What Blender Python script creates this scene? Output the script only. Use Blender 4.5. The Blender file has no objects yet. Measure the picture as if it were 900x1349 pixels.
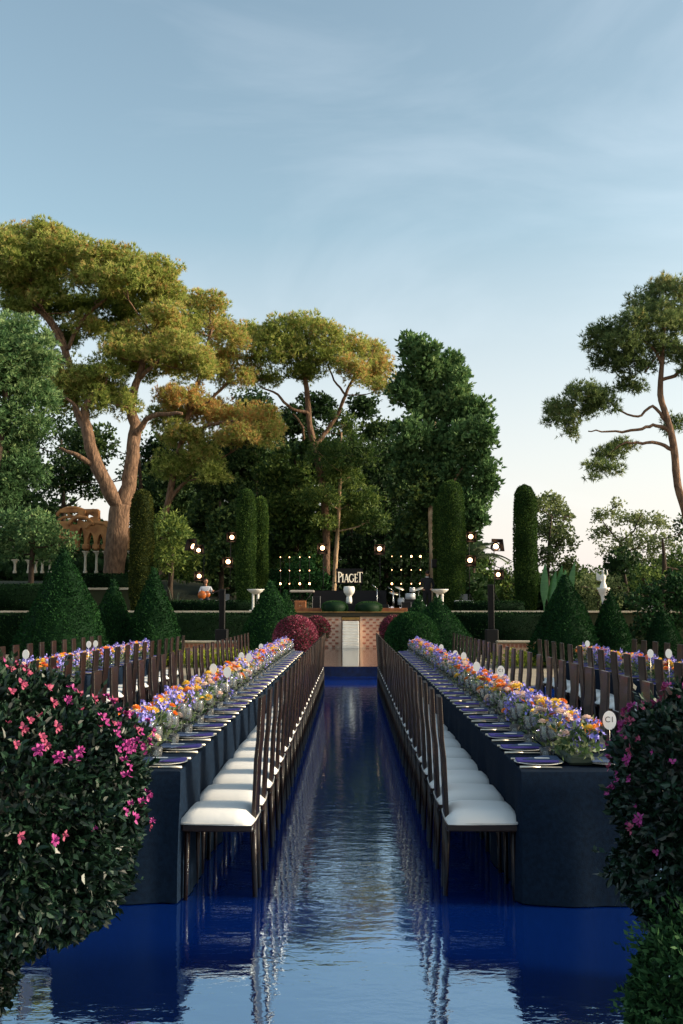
import bpy, math, random
import numpy as np
from mathutils import Vector, Matrix
random.seed(7)
rng = np.random.default_rng(7)
scene = bpy.context.scene
R = math.radians
PI = math.pi

# ------------------------------------------------------------------ camera
F = 1312.0
VX, VY = 462.0, 800.0
CAMH = 1.70
PITCH = math.atan((VY - 674.5) / F)
YAW = math.atan((VX - 450.0) / F)
cam_data = bpy.data.cameras.new('camera')
cam = bpy.data.objects.new('camera', cam_data)
scene.collection.objects.link(cam)
cam.location = (0, 0, CAMH)
cam.rotation_euler = (R(90) + PITCH, 0, YAW)
cam_data.sensor_fit = 'VERTICAL'
cam_data.sensor_height = 36.0
cam_data.lens = 36.0 * F / 1349.0
cam_data.clip_start = 0.05
cam_data.clip_end = 3000
scene.camera = cam
CR = Matrix.Rotation(YAW, 3, 'Z') @ Matrix.Rotation(R(90) + PITCH, 3, 'X')

def P(px, py, D):
    """world point at world depth y = D seen at photo pixel (px, py)"""
    r = CR @ Vector(((px - 450.0) / F, -(py - 674.5) / F, -1.0))
    k = D / r.y
    return np.array((r.x * k, D, CAMH + r.z * k))

# ------------------------------------------------------------------ light
HORIZON = (3.70, 3.30, 3.36, 1)
SUN_EL, SUN_AZ = 20.0, 94.0        # azimuth clockwise from +Y (north)
world = bpy.data.worlds.new('World')
scene.world = world
world.use_nodes = True
wn, wl = world.node_tree.nodes, world.node_tree.links
wn.clear()
w_out = wn.new('ShaderNodeOutputWorld')
w_bg = wn.new('ShaderNodeBackground')
w_bg.inputs['Strength'].default_value = 0.15
sky = wn.new('ShaderNodeTexSky')
sky.sky_type = 'NISHITA'
sky.sun_disc = False
sky.sun_elevation = R(SUN_EL)
sky.sun_rotation = R(SUN_AZ)
sky.altitude = 50
sky.air_density = 1.0
sky.dust_density = 2.2
sky.ozone_density = 1.0
# thin high cloud veil
w_tc = wn.new('ShaderNodeTexCoord')
w_map = wn.new('ShaderNodeMapping')
w_map.inputs['Scale'].default_value = (1.0, 1.0, 3.2)
w_map.inputs['Location'].default_value = (0.3, 0.2, 0.1)
w_ns = wn.new('ShaderNodeTexNoise')
w_ns.inputs['Scale'].default_value = 2.2
w_ns.inputs['Detail'].default_value = 6
w_ns.inputs['Roughness'].default_value = 0.55
w_ns.inputs['Distortion'].default_value = 0.6
w_rmp = wn.new('ShaderNodeValToRGB')
w_rmp.color_ramp.elements[0].position = 0.50
w_rmp.color_ramp.elements[1].position = 0.80
w_rmp.color_ramp.elements[0].color = (0, 0, 0, 1)
w_rmp.color_ramp.elements[1].color = (0.16, 0.16, 0.16, 1)
w_mix = wn.new('ShaderNodeMix')
w_mix.data_type = 'RGBA'
w_mix.inputs[7].default_value = (4.6, 4.9, 5.3, 1)
wl.new(w_tc.outputs['Generated'], w_map.inputs['Vector'])
wl.new(w_map.outputs['Vector'], w_ns.inputs['Vector'])
wl.new(w_ns.outputs['Fac'], w_rmp.inputs['Fac'])
wl.new(w_rmp.outputs['Color'], w_mix.inputs[0])
w_sep = wn.new('ShaderNodeSeparateXYZ')
wl.new(w_tc.outputs['Generated'], w_sep.inputs[0])
w_hr = wn.new('ShaderNodeValToRGB')          # pale dusk band all round the horizon
w_hr.color_ramp.elements[0].position = 0.0
w_hr.color_ramp.elements[0].color = (.85, .85, .85, 1)
w_hr.color_ramp.elements[1].position = 0.36
w_hr.color_ramp.elements[1].color = (0, 0, 0, 1)
w_hm = wn.new('ShaderNodeMix')
w_hm.data_type = 'RGBA'
w_hm.inputs[7].default_value = HORIZON
wl.new(w_sep.outputs['Z'], w_hr.inputs['Fac'])
wl.new(w_hr.outputs['Color'], w_hm.inputs[0])
w_tint = wn.new('ShaderNodeMix')
w_tint.data_type = 'RGBA'
w_tint.blend_type = 'MULTIPLY'
w_tint.inputs[0].default_value = 1.0
w_tint.inputs[7].default_value = (1.03, 1.01, .83, 1)
wl.new(sky.outputs['Color'], w_tint.inputs[6])
wl.new(w_tint.outputs[2], w_hm.inputs[6])
wl.new(w_hm.outputs[2], w_mix.inputs[6])
wl.new(w_mix.outputs[2], w_bg.inputs['Color'])
wl.new(w_bg.outputs['Background'], w_out.inputs['Surface'])

sun_d = bpy.data.lights.new('sun', 'SUN')
sun_d.energy = 2.9
sun_d.angle = R(8)
sun_d.color = (1.0, 0.87, 0.68)
sun = bpy.data.objects.new('sun', sun_d)
scene.collection.objects.link(sun)
az, el = R(SUN_AZ), R(SUN_EL)
SUNV = Vector((math.sin(az) * math.cos(el), math.cos(az) * math.cos(el), math.sin(el)))
sun.rotation_euler = SUNV.to_track_quat('Z', 'Y').to_euler()
sun.location = (30, -20, 20)

scene.view_settings.view_transform = 'Standard'
scene.view_settings.look = 'None'
scene.view_settings.exposure = 0.95
scene.view_settings.gamma = 1.0
scene.view_settings.use_curve_mapping = False
scene.cycles.max_bounces = 8
scene.cycles.transparent_max_bounces = 12

COL = scene.collection

# ------------------------------------------------------------------ helpers
def hexc(h):
    h = h.lstrip('#')
    c = [int(h[i:i + 2], 16) / 255 for i in (0, 2, 4)]
    return tuple(((x / 12.92) if x <= .04045 else ((x + .055) / 1.055) ** 2.4) for x in c)

_mats = {}
def mat(name, col, rough=0.6, spec=0.5, metal=0.0, noise=None, nscale=8.0, bump=0.0, bscale=30.0,
        stretch=(1, 1, 1), emit=None, estr=0.0, trans=0.0, ior=1.45, coat=0.0):
    if name in _mats:
        return _mats[name]
    m = bpy.data.materials.new(name)
    m.use_nodes = True
    n, l = m.node_tree.nodes, m.node_tree.links
    b = n['Principled BSDF']
    b.inputs['Base Color'].default_value = (*col, 1)
    b.inputs['Roughness'].default_value = rough
    b.inputs['Specular IOR Level'].default_value = spec
    b.inputs['Metallic'].default_value = metal
    b.inputs['IOR'].default_value = ior
    b.inputs['Transmission Weight'].default_value = trans
    b.inputs['Coat Weight'].default_value = coat
    if emit:
        b.inputs['Emission Color'].default_value = (*emit, 1)
        b.inputs['Emission Strength'].default_value = estr
    tc = n.new('ShaderNodeTexCoord')
    mp = n.new('ShaderNodeMapping')
    mp.inputs['Scale'].default_value = stretch
    l.new(tc.outputs['Object'], mp.inputs['Vector'])
    if noise:
        t = n.new('ShaderNodeTexNoise')
        t.inputs['Scale'].default_value = nscale
        t.inputs['Detail'].default_value = 5
        r = n.new('ShaderNodeValToRGB')
        r.color_ramp.elements[0].position = .3
        r.color_ramp.elements[1].position = .7
        r.color_ramp.elements[0].color = (*col, 1)
        r.color_ramp.elements[1].color = (*noise, 1)
        l.new(mp.outputs['Vector'], t.inputs['Vector'])
        l.new(t.outputs['Fac'], r.inputs['Fac'])
        l.new(r.outputs['Color'], b.inputs['Base Color'])
    if bump:
        t2 = n.new('ShaderNodeTexNoise')
        t2.inputs['Scale'].default_value = bscale
        t2.inputs['Detail'].default_value = 4
        bp = n.new('ShaderNodeBump')
        bp.inputs['Strength'].default_value = bump
        bp.inputs['Distance'].default_value = 0.09 if 'bark' in name else 0.02
        l.new(mp.outputs['Vector'], t2.inputs['Vector'])
        l.new(t2.outputs['Fac'], bp.inputs['Height'])
        l.new(bp.outputs['Normal'], b.inputs['Normal'])
    _mats[name] = m
    return m

def vary(m, amt):
    n, l = m.node_tree.nodes, m.node_tree.links
    b = n['Principled BSDF']
    oi = n.new('ShaderNodeObjectInfo'); mr = n.new('ShaderNodeMapRange')
    mr.inputs['To Min'].default_value = 1 - amt; mr.inputs['To Max'].default_value = 1 + amt
    hs = n.new('ShaderNodeHueSaturation')
    src = b.inputs['Base Color'].links[0].from_socket if b.inputs['Base Color'].links else None
    if src: l.new(src, hs.inputs['Color'])
    else: hs.inputs['Color'].default_value = b.inputs['Base Color'].default_value
    l.new(oi.outputs['Random'], mr.inputs['Value']); l.new(mr.outputs['Result'], hs.inputs['Value'])
    l.new(hs.outputs['Color'], b.inputs['Base Color'])

def leafmat(name, stops, rough=0.55, transl=0.25, spec=0.4):
    """stops: list of (pos, colour) over the per-leaf 'tint' attribute"""
    m = bpy.data.materials.new(name)
    m.use_nodes = True
    n, l = m.node_tree.nodes, m.node_tree.links
    b = n['Principled BSDF']
    b.inputs['Roughness'].default_value = rough
    b.inputs['Specular IOR Level'].default_value = spec
    a = n.new('ShaderNodeAttribute')
    a.attribute_name = 'tint'
    r = n.new('ShaderNodeValToRGB')
    cr = r.color_ramp
    while len(cr.elements) < len(stops):
        cr.elements.new(0.5)
    for e, (p, c) in zip(cr.elements, stops):
        e.position = p
        e.color = (*c, 1)
    l.new(a.outputs['Fac'], r.inputs['Fac'])
    l.new(r.outputs['Color'], b.inputs['Base Color'])
    t = n.new('ShaderNodeBsdfTranslucent')
    l.new(r.outputs['Color'], t.inputs['Color'])
    mx = n.new('ShaderNodeMixShader')
    mx.inputs[0].default_value = transl
    out = n['Material Output']
    l.new(b.outputs['BSDF'], mx.inputs[1])
    l.new(t.outputs['BSDF'], mx.inputs[2])
    l.new(mx.outputs['Shader'], out.inputs['Surface'])
    return m

def tag(o, label=None, cat=None, group=None, kind=None):
    if label: o['label'] = label
    if cat: o['category'] = cat
    if group: o['group'] = group
    if kind: o['kind'] = kind
    return o

def thing(name, label, cat, loc=(0, 0, 0), rz=0.0, group=None):
    o = bpy.data.objects.new(name, None)
    COL.objects.link(o)
    o.empty_display_size = 0.1
    o.location = [float(v) for v in loc]
    o.rotation_euler = (0, 0, rz)
    return tag(o, label, cat, group)

def link(name, me, parent=None, loc=None, rot=None, scale=None):
    o = bpy.data.objects.new(name, me)
    COL.objects.link(o)
    if parent is not None: o.parent = parent
    if loc is not None: o.location = [float(v) for v in loc]
    if rot is not None: o.rotation_euler = rot
    if scale is not None: o.scale = scale if hasattr(scale, '__len__') else (scale,) * 3
    return o

def raw_mesh(name, V, polys_sizes, loops, mats, tint=None, midx=None, smooth=False):
    me = bpy.data.meshes.new(name)
    V = np.asarray(V, dtype=np.float32)
    ps = np.asarray(polys_sizes, dtype=np.int32)
    lp = np.asarray(loops, dtype=np.int32)
    me.vertices.add(len(V)); me.vertices.foreach_set('co', V.ravel())
    me.loops.add(len(lp)); me.loops.foreach_set('vertex_index', lp)
    me.polygons.add(len(ps))
    st = np.zeros(len(ps), dtype=np.int32); st[1:] = np.cumsum(ps)[:-1]
    me.polygons.foreach_set('loop_start', st)
    me.polygons.foreach_set('loop_total', ps)
    for m in (mats if isinstance(mats, (list, tuple)) else [mats]):
        me.materials.append(m)
    if midx is not None:
        me.polygons.foreach_set('material_index', np.asarray(midx, dtype=np.int32))
    if smooth:
        me.polygons.foreach_set('use_smooth', np.ones(len(ps), dtype=bool))
    if tint is not None:
        at = me.attributes.new('tint', 'FLOAT', 'FACE')
        at.data.foreach_set('value', np.asarray(tint, dtype=np.float32))
    me.update(calc_edges=True)
    return me

class MB:
    """collects shapes into one mesh"""
    def __init__(s, off=(0, 0, 0)):
        s.v, s.f, s.mi, s.sm, s.cur = [], [], [], [], 0
        s.off = np.array(off, dtype=float)
    def add(s, verts, faces, smooth=False, mi=None):
        b = len(s.v)
        s.v.extend([tuple(np.asarray(v, dtype=float) - s.off) for v in verts])
        s.f.extend([tuple(b + i for i in f) for f in faces])
        s.mi.extend([s.cur if mi is None else mi] * len(faces))
        s.sm.extend([smooth] * len(faces))
        return s
    def box(s, c, d, rot=None, taper=1.0, mi=None):
        c = np.array(c, float)
        hx, hy, hz = d[0] / 2, d[1] / 2, d[2] / 2
        vs = []
        for z, k in ((-hz, 1.0), (hz, taper)):
            for x, y in ((-hx, -hy), (hx, -hy), (hx, hy), (-hx, hy)):
                v = Vector((x * k, y * k, z))
                if rot is not None: v = rot @ v
                vs.append(c + np.array(v))
        return s.add(vs, [(3, 2, 1, 0), (4, 5, 6, 7), (0, 1, 5, 4), (1, 2, 6, 5), (2, 3, 7, 6), (3, 0, 4, 7)], mi=mi)
    def bbox(s, c, d, bev, mi=None, rot=None):
        """bevelled box"""
        c = np.array(c, float)
        hx, hy, hz = d[0] / 2, d[1] / 2, d[2] / 2
        rings = []
        for z, k in ((-hz, bev), (-hz + bev, 0), (hz - bev, 0), (hz, bev)):
            a, b = hx - k, hy - k
            q = bev if k == 0 else bev
            rings.append([(-a + q, -b, z), (a - q, -b, z), (a, -b + q, z), (a, b - q, z),
                          (a - q, b, z), (-a + q, b, z), (-a, b - q, z), (-a, -b + q, z)])
        vs = [c + np.array(rot @ Vector(p) if rot is not None else p) for r in rings for p in r]
        fs = [tuple(range(7, -1, -1)), tuple(range(24, 32))]
        for r in range(3):
            for i in range(8):
                j = (i + 1) % 8
                fs.append((r * 8 + i, r * 8 + j, r * 8 + 8 + j, r * 8 + 8 + i))
        return s.add(vs, fs, mi=mi)
    def tube(s, pts, rad, n=8, cap=True, mi=None, jitter=0.0):
        pts = [np.array(p, float) for p in pts]
        if not hasattr(rad, '__len__'): rad = [rad] * len(pts)
        vs = []
        up = np.array((0.0, 0.0, 1.0))
        prev = None
        for i, p in enumerate(pts):
            t = pts[min(i + 1, len(pts) - 1)] - pts[max(i - 1, 0)]
            t = t / (np.linalg.norm(t) + 1e-9)
            if prev is None:
                a = np.cross(t, up)
                if np.linalg.norm(a) < .1: a = np.cross(t, (1.0, 0, 0))
            else:
                a = prev - t * np.dot(prev, t)
            a /= np.linalg.norm(a) + 1e-9
            prev = a
            b = np.cross(t, a)
            for k in range(n):
                w = 2 * PI * k / n
                r = rad[i] * (1 + (random.uniform(-jitter, jitter) if jitter else 0))
                vs.append(p + (a * math.cos(w) + b * math.sin(w)) * r)
        fs = []
        for i in range(len(pts) - 1):
            for k in range(n):
                j = (k + 1) % n
                fs.append((i * n + k, i * n + j, (i + 1) * n + j, (i + 1) * n + k))
        if cap:
            fs.append(tuple(range(n - 1, -1, -1)))
            m = (len(pts) - 1) * n
            fs.append(tuple(m + k for k in range(n)))
        return s.add(vs, fs, smooth=True, mi=mi)
    def lathe(s, prof, c=(0, 0, 0), n=16, mi=None, axis='Z', closed=False):
        c = np.array(c, float)
        vs = []
        for r, z in prof:
            for k in range(n):
                w = 2 * PI * k / n
                if axis == 'Z': vs.append(c + np.array((r * math.cos(w), r * math.sin(w), z)))
                else: vs.append(c + np.array((r * math.cos(w), -z, r * math.sin(w))))
        fs = []
        for i in range(len(prof) - 1):
            for k in range(n):
                j = (k + 1) % n
                fs.append((i * n + k, i * n + j, (i + 1) * n + j, (i + 1) * n + k))
        return s.add(vs, fs, smooth=True, mi=mi)
    def ball(s, c, r, n=10, m=6, mi=None):
        if not hasattr(r, '__len__'): r = (r, r, r)
        vs = []
        for i in range(m + 1):
            th = PI * i / m
            for k in range(n):
                w = 2 * PI * k / n
                vs.append((c[0] + r[0] * math.sin(th) * math.cos(w), c[1] + r[1] * math.sin(th) * math.sin(w), c[2] + r[2] * math.cos(th)))
        fs = []
        for i in range(m):
            for k in range(n):
                j = (k + 1) % n
                fs.append(((i + 1) * n + k, (i + 1) * n + j, i * n + j, i * n + k))
        return s.add(vs, fs, smooth=True, mi=mi)
    def mesh(s, name, mats):
        me = bpy.data.meshes.new(name)
        me.from_pydata(s.v, [], s.f)
        for m in (mats if isinstance(mats, (list, tuple)) else [mats]): me.materials.append(m)
        me.polygons.foreach_set('material_index', s.mi)
        me.polygons.foreach_set('use_smooth', s.sm)
        me.update()
        return me
    def build(s, name, mats, parent=None, **k):
        return link(name, s.mesh(name, mats), parent, **k)

def unit(n):
    v = rng.normal(size=(n, 3))
    return v / (np.linalg.norm(v, axis=1, keepdims=True) + 1e-9)

def norm(v):
    return v / (np.linalg.norm(v, axis=1, keepdims=True) + 1e-9)

def leaf_arrays(Pt, N, L, W, spread=0.8, needles=False, droop=0.0):
    """one diamond (or needle triangle) per point, grown along N with random spread"""
    n = len(Pt)
    d = norm(N + unit(n) * spread + np.array((0, 0, -droop)))
    r = norm(np.cross(d, unit(n)))
    L = L * rng.uniform(.7, 1.25, (n, 1))
    W = W * rng.uniform(.7, 1.25, (n, 1))
    if needles:
        V = np.stack([Pt - r * W * .5, Pt + r * W * .5, Pt + d * L], axis=1)
        return V, 3
    u = np.cross(d, r)
    V = np.stack([Pt, Pt + d * L * .45 + r * W * .5 + u * W * .12, Pt + d * L, Pt + d * L * .45 - r * W * .5 + u * W * .12], axis=1)
    return V, 4

def folded_leaves(Pt, N, L, W, spread, droop):
    n = len(Pt)
    d = norm(N + unit(n) * spread + np.array((0, 0, -droop)))
    r_ = norm(np.cross(d, unit(n)))
    u = np.cross(d, r_)
    L = L * rng.uniform(.55, 1.25, (n, 1)); W = W * rng.uniform(.7, 1.2, (n, 1))
    curl = rng.uniform(-.25, .10, (n, 1))
    tip = Pt + d * L + u * L * curl
    out = []
    for sg in (-1, 1):
        a = Pt + d * L * .22 + r_ * W * .42 * sg + u * W * .22
        b = Pt + d * L * .62 + r_ * W * .44 * sg + u * (W * .20 + L * curl * .4)
        V = np.stack([Pt, a, b, tip] if sg > 0 else [Pt, tip, b, a], axis=1)
        out.append(V)
    return out

class Leaves:
    def __init__(s): s.parts = []
    def add(s, V, k, tint): s.parts.append((V, k, tint))
    def build(s, name, m, parent=None, off=(0, 0, 0), core=None):
        vs, ps, lp, tt, b = [], [], [], [], 0
        for V, k, t in s.parts:
            n = len(V)
            vs.append(V.reshape(-1, 3) - np.asarray(off))
            ps.append(np.full(n, k)); lp.append(np.arange(n * k) + b); tt.append(np.broadcast_to(t, (n,)))
            b += n * k
        if core is not None:
            cv, cf = core
            vs.append(np.asarray(cv) - np.asarray(off))
            ps.append(np.array([len(f) for f in cf])); lp.append(np.array([i + b for f in cf for i in f]))
            tt.append(np.full(len(cf), 0.12))
        me = raw_mesh(name, np.concatenate(vs), np.concatenate(ps), np.concatenate(lp), m, tint=np.concatenate(tt))
        return link(name, me, parent)

def clump_blob(lv, c, rad, n_leaf, nsub, subr, L, W, tint0=0.5, tvar=0.3, needles=False, spread=0.8, up=0.0, lowcut=-1.0, droop=0.0, per=1):
    """foliage blob: sub-clumps over an ellipsoid, leaves over each sub-clump"""
    c = np.asarray(c); rad = np.asarray(rad)
    d = unit(nsub * 3)
    d = d[d[:, 2] > lowcut][:nsub]
    k = len(d)
    sc = c + d * rad * rng.uniform(.35, .90, (k, 1))
    sr = subr * rng.uniform(.65, 1.3, (k, 1))
    st = rng.normal(0, .10, k)
    idx = rng.integers(0, k, n_leaf)
    dd = unit(n_leaf)
    flat = np.array((1, 1, .75))
    Pt = sc[idx] + dd * sr[idx] * rng.uniform(.72, 1.0, (n_leaf, 1)) * flat
    N = dd + np.array((0, 0, up))
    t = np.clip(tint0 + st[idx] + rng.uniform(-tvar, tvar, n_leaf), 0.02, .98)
    if per > 1:
        Pt = np.repeat(Pt, per, 0); N = np.repeat(N, per, 0); t = np.repeat(t, per)
    V, kk = leaf_arrays(Pt, N, L, W, spread, needles, droop)
    lv.add(V, kk, t)

# ------------------------------------------------------------------ materials
M = {}
M['wood'] = mat('dark_walnut', hexc('28120a'), .34, .45, noise=hexc('100603'), nscale=5, stretch=(1, 1, 9), bump=.15, bscale=18, coat=.15)
M['cushion'] = mat('white_cushion', (.88, .85, .80), .8, .2, bump=.12, bscale=14)
M['piping'] = mat('cream_piping', (.62, .59, .54), .7)
M['cloth'] = mat('navy_cloth', hexc('142335'), .9, .08, noise=hexc('0f1a28'), nscale=40, bump=.1, bscale=150)
vary(M['wood'], .38); vary(M['cushion'], .05)
M['napkin_top'] = mat('slate_napkin', hexc('4a5a78'), .8, .2)
M['napkin'] = mat('violet_napkin', hexc('5a4f9a'), .75, .2, bump=.1, bscale=80)
M['plate'] = mat('cream_plate', (.72, .70, .64), .25, .5)
M['gold'] = mat('champagne_metal', (.92, .82, .66), .35, metal=.8)
M['silver'] = mat('silver_metal', (.8, .8, .8), .2, metal=1.0)
def thin_glass():
    m = bpy.data.materials.new('glint_hazed_glass'); m.use_nodes = True
    n, l = m.node_tree.nodes, m.node_tree.links
    n.remove(n['Principled BSDF'])
    t = n.new('ShaderNodeBsdfTransparent'); t.inputs['Color'].default_value = (.93, .95, .95, 1)
    g = n.new('ShaderNodeBsdfGlossy'); g.inputs['Roughness'].default_value = .04
    w = n.new('ShaderNodeLayerWeight'); w.inputs['Blend'].default_value = .32
    x = n.new('ShaderNodeMixShader')
    d = n.new('ShaderNodeBsdfTranslucent'); d.inputs['Color'].default_value = (.85, .88, .9, 1)
    d2 = n.new('ShaderNodeBsdfDiffuse'); d2.inputs['Color'].default_value = (.85, .88, .9, 1)
    y0 = n.new('ShaderNodeMixShader'); y0.inputs[0].default_value = .5
    l.new(d.outputs[0], y0.inputs[1]); l.new(d2.outputs[0], y0.inputs[2])
    y = n.new('ShaderNodeMixShader'); y.inputs[0].default_value = .17  # white diffuse share painted into the glass in place of glints
    l.new(t.outputs[0], y.inputs[1]); l.new(y0.outputs[0], y.inputs[2])
    l.new(w.outputs['Fresnel'], x.inputs[0]); l.new(y.outputs[0], x.inputs[1]); l.new(g.outputs[0], x.inputs[2])
    l.new(x.outputs[0], n['Material Output'].inputs['Surface'])
    return m
M['glass'] = thin_glass()
M['card'] = mat('white_card', (.90, .88, .84), .7)
M['ink'] = mat('dark_ink', (.03, .03, .03), .6)
M['black'] = mat('black_metal', (.006, .006, .007), .6, .3)
M['blackcloth'] = mat('black_cloth', (.008, .008, .01), .9)
M['stone'] = mat('pale_limestone', hexc('c9bda8'), .8, noise=hexc('a89a85'), nscale=2.5, bump=.3, bscale=12)
M['whitestone'] = mat('white_marble', (.84, .80, .74), .6, noise=(.74, .69, .62), nscale=5)
M['bark_pine'] = mat('pine_bark', hexc('8a6a52'), .9, noise=hexc('4f3a2c'), nscale=5, stretch=(2.0, 2.0, .7), bump=.9, bscale=6)
M['bark_dark'] = mat('dark_bark', hexc('4a3a2c'), .9, noise=hexc('2a2018'), nscale=5, stretch=(2, 2, .5), bump=.6, bscale=7)
M['bark_pale'] = mat('pale_bark', hexc('c2a584'), .9, noise=hexc('8d6c4e'), nscale=4, stretch=(2, 2, .4), bump=.5, bscale=7)
M['pot'] = mat('dark_planter', (.02, .02, .022), .6)

G = hexc
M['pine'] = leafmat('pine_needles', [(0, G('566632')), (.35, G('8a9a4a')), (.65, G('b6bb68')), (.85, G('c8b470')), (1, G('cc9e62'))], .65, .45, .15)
M['pine_cool'] = leafmat('pine_needles_green', [(0, G('3a4c2c')), (.4, G('627644')), (.8, G('929e64')), (1, G('b4a66a'))], .6, .4, .2)
M['cypress'] = leafmat('cypress_sprays', [(0, G('304a2a')), (.5, G('608250')), (1, G('94a86a'))], .65, .3, .15)
M['broad_blue'] = leafmat('feathery_leaves', [(0, G('2b4426')), (.5, G('56784a')), (1, G('98ac72'))], .6, .35, .2)
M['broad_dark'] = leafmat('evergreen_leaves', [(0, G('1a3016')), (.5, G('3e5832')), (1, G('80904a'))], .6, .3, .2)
M['broad_mid'] = leafmat('mid_green_leaves', [(0, G('22381a')), (.5, G('48622e')), (1, G('8c9a4c'))], .6, .35, .2)
M['broad_pale'] = leafmat('pale_leaves', [(0, G('3c4a2c')), (.5, G('748250')), (1, G('a8ac78'))], .6, .35, .2)
M['topiary'] = leafmat('clipped_yew', [(0, G('0e2413')), (.5, G('1f4222')), (1, G('355a2c'))], .75, .15, .08)
M['column_leaf'] = leafmat('clipped_cypress', [(0, G('1a2c12')), (.5, G('3a5628')), (1, G('647a38'))], .75, .2, .1)
M['column_brown'] = leafmat('ivy_column_leaves', [(0, G('1e2812')), (.5, G('3e4a20')), (1, G('6c6830'))], .75, .2, .1)
M['hedge'] = leafmat('box_hedge', [(0, G('091a0d')), (.5, G('152c18')), (1, G('2c4824'))], .8, .1, .06)
M['boug'] = leafmat('bougainvillea_leaves', [(0, G('07130b')), (.5, G('102416')), (1, G('2a4632'))], .38, .12, .45)
M['boxleaf'] = leafmat('bright_box_leaves', [(0, G('0f2412')), (.5, G('224422')), (1, G('4c7040'))], .6, .2, .15)
M['lime'] = leafmat('lime_bedding', [(0, G('4a5c1c')), (.5, G('8c9a2c')), (1, G('c8c840'))], .5, .35)
M['centre_leaf'] = leafmat('arrangement_greenery', [(0, G('27401f')), (.5, G('4f6b3a')), (1, G('9aa57a'))], .5, .3)
M['redflower'] = leafmat('crimson_ball_blooms', [(0, G('24301c')), (.30, G('3a3a2a')), (.42, G('6a2436')), (.75, G('9c3c56')), (1, G('c47888'))], .6, .25)
M['magenta'] = mat('magenta_bract', G('8e226c'), .6, noise=G('b04088'), nscale=20)
M['rose'] = mat('rose_bract', G('8e3054'), .6, noise=G('b0506c'), nscale=20)
M['f_purple'] = mat('violet_petal', G('7468c8'), .6, noise=G('a8a4ea'), nscale=60)
M['f_orange'] = mat('orange_petal', G('f0872a'), .6, noise=G('f7a552'), nscale=60)
M['f_yellow'] = mat('yellow_petal', G('f2c434'), .6, noise=G('f7dc72'), nscale=60)
M['f_red'] = mat('vermilion_petal', G('d8481c'), .6, noise=G('ee7a3a'), nscale=60)
M['f_pink'] = mat('blush_petal', G('eec4b8'), .6, noise=G('f6eada'), nscale=60)

def emitm(name, col, s):
    return mat(name, (.8, .7, .6), .5, emit=col, estr=s)
M['lamp'] = emitm('warm_lamp_lens', (1.0, .52, .26), 5.0)
M['bulb'] = emitm('warm_bulb', (1.0, .46, .20), 5.0)
M['bulb_hot'] = emitm('bright_warm_bulb', (1.0, .42, .14), 14.0)

# ------------------------------------------------------------------ setting
def water_mat(name, deep, ior, rough, amp, tintc=(1, 1, 1)):
    m = bpy.data.materials.new(name)
    m.use_nodes = True
    n, l = m.node_tree.nodes, m.node_tree.links
    n.remove(n['Principled BSDF'])
    dif = n.new('ShaderNodeBsdfDiffuse'); dif.inputs['Color'].default_value = (*deep, 1)
    glo = n.new('ShaderNodeBsdfGlossy'); glo.inputs['Color'].default_value = (*tintc, 1); glo.inputs['Roughness'].default_value = rough
    fr = n.new('ShaderNodeFresnel'); fr.inputs['IOR'].default_value = ior
    mx = n.new('ShaderNodeMixShader')
    l.new(fr.outputs['Fac'], mx.inputs[0]); l.new(dif.outputs[0], mx.inputs[1]); l.new(glo.outputs[0], mx.inputs[2])
    l.new(mx.outputs[0], n['Material Output'].inputs['Surface'])
    tc = n.new('ShaderNodeTexCoord')
    prev = None
    for sc, st, dist, det in ((2.6, (1.0, 2.2, 1), .028 * amp, 2), (11.0, (1, 1.9, 1), .011 * amp, 3), (34.0, (1, 1.5, 1), .0020 * amp, 2)):
        mp = n.new('ShaderNodeMapping')
        mp.inputs['Scale'].default_value = st
        mp.inputs['Rotation'].default_value = (0, 0, R(12 if sc < 5 else -8))
        t = n.new('ShaderNodeTexNoise')
        t.inputs['Scale'].default_value = sc
        t.inputs['Detail'].default_value = det
        t.inputs['Distortion'].default_value = .5
        bp = n.new('ShaderNodeBump')
        bp.inputs['Strength'].default_value = 1.0
        bp.inputs['Distance'].default_value = dist
        l.new(tc.outputs['Object'], mp.inputs['Vector'])
        l.new(mp.outputs['Vector'], t.inputs['Vector'])
        l.new(t.outputs['Fac'], bp.inputs['Height'])
        if prev: l.new(prev.outputs['Normal'], bp.inputs['Normal'])
        prev = bp
    for q in (dif, glo, fr): l.new(prev.outputs['Normal'], q.inputs['Normal'])
    return m

M['water'] = water_mat('blue_floored_water', (.001, .020, .170), 10.0, .012, .095, (.70, .87, 1.0))
M['water2'] = water_mat('basin_water', (.05, .045, .04), 1.8, .02, .08)
M['ground'] = mat('earth_ground', hexc('3b3a26'), .95, noise=hexc('2a331c'), nscale=.6, bump=.4, bscale=4)
M['paving'] = mat('beige_paving', hexc('a0937e'), .85, noise=hexc('877a68'), nscale=1.5, bump=.2, bscale=20)
M['blue_tile'] = mat('cobalt_tile', (.004, .016, .08), .2, noise=(.003, .008, .04), nscale=7)
M['brick_pale'] = mat('pale_terracotta', hexc('f0ccb2'), .85, noise=hexc('e2b598'), nscale=6, bump=.3, bscale=30)
M['brick_dark'] = mat('red_terracotta', hexc('c07c64'), .85, noise=hexc('a8644e'), nscale=8)
M['ledge'] = mat('bronze_ledge', hexc('4a3a22'), .6, noise=hexc('2c3020'), nscale=3)
M['ochre'] = mat('ochre_stone', hexc('a8834a'), .8, noise=hexc('8a6a3a'), nscale=6)

def rects(name, rs, z, m, sub=None, kind='structure'):
    b = MB()
    for x0, x1, y0, y1 in rs:
        b.add([(x0, y0, z), (x1, y0, z), (x1, y1, z), (x0, y1, z)], [(0, 1, 2, 3)])
    return tag(b.build(name, m), kind=kind)

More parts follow.
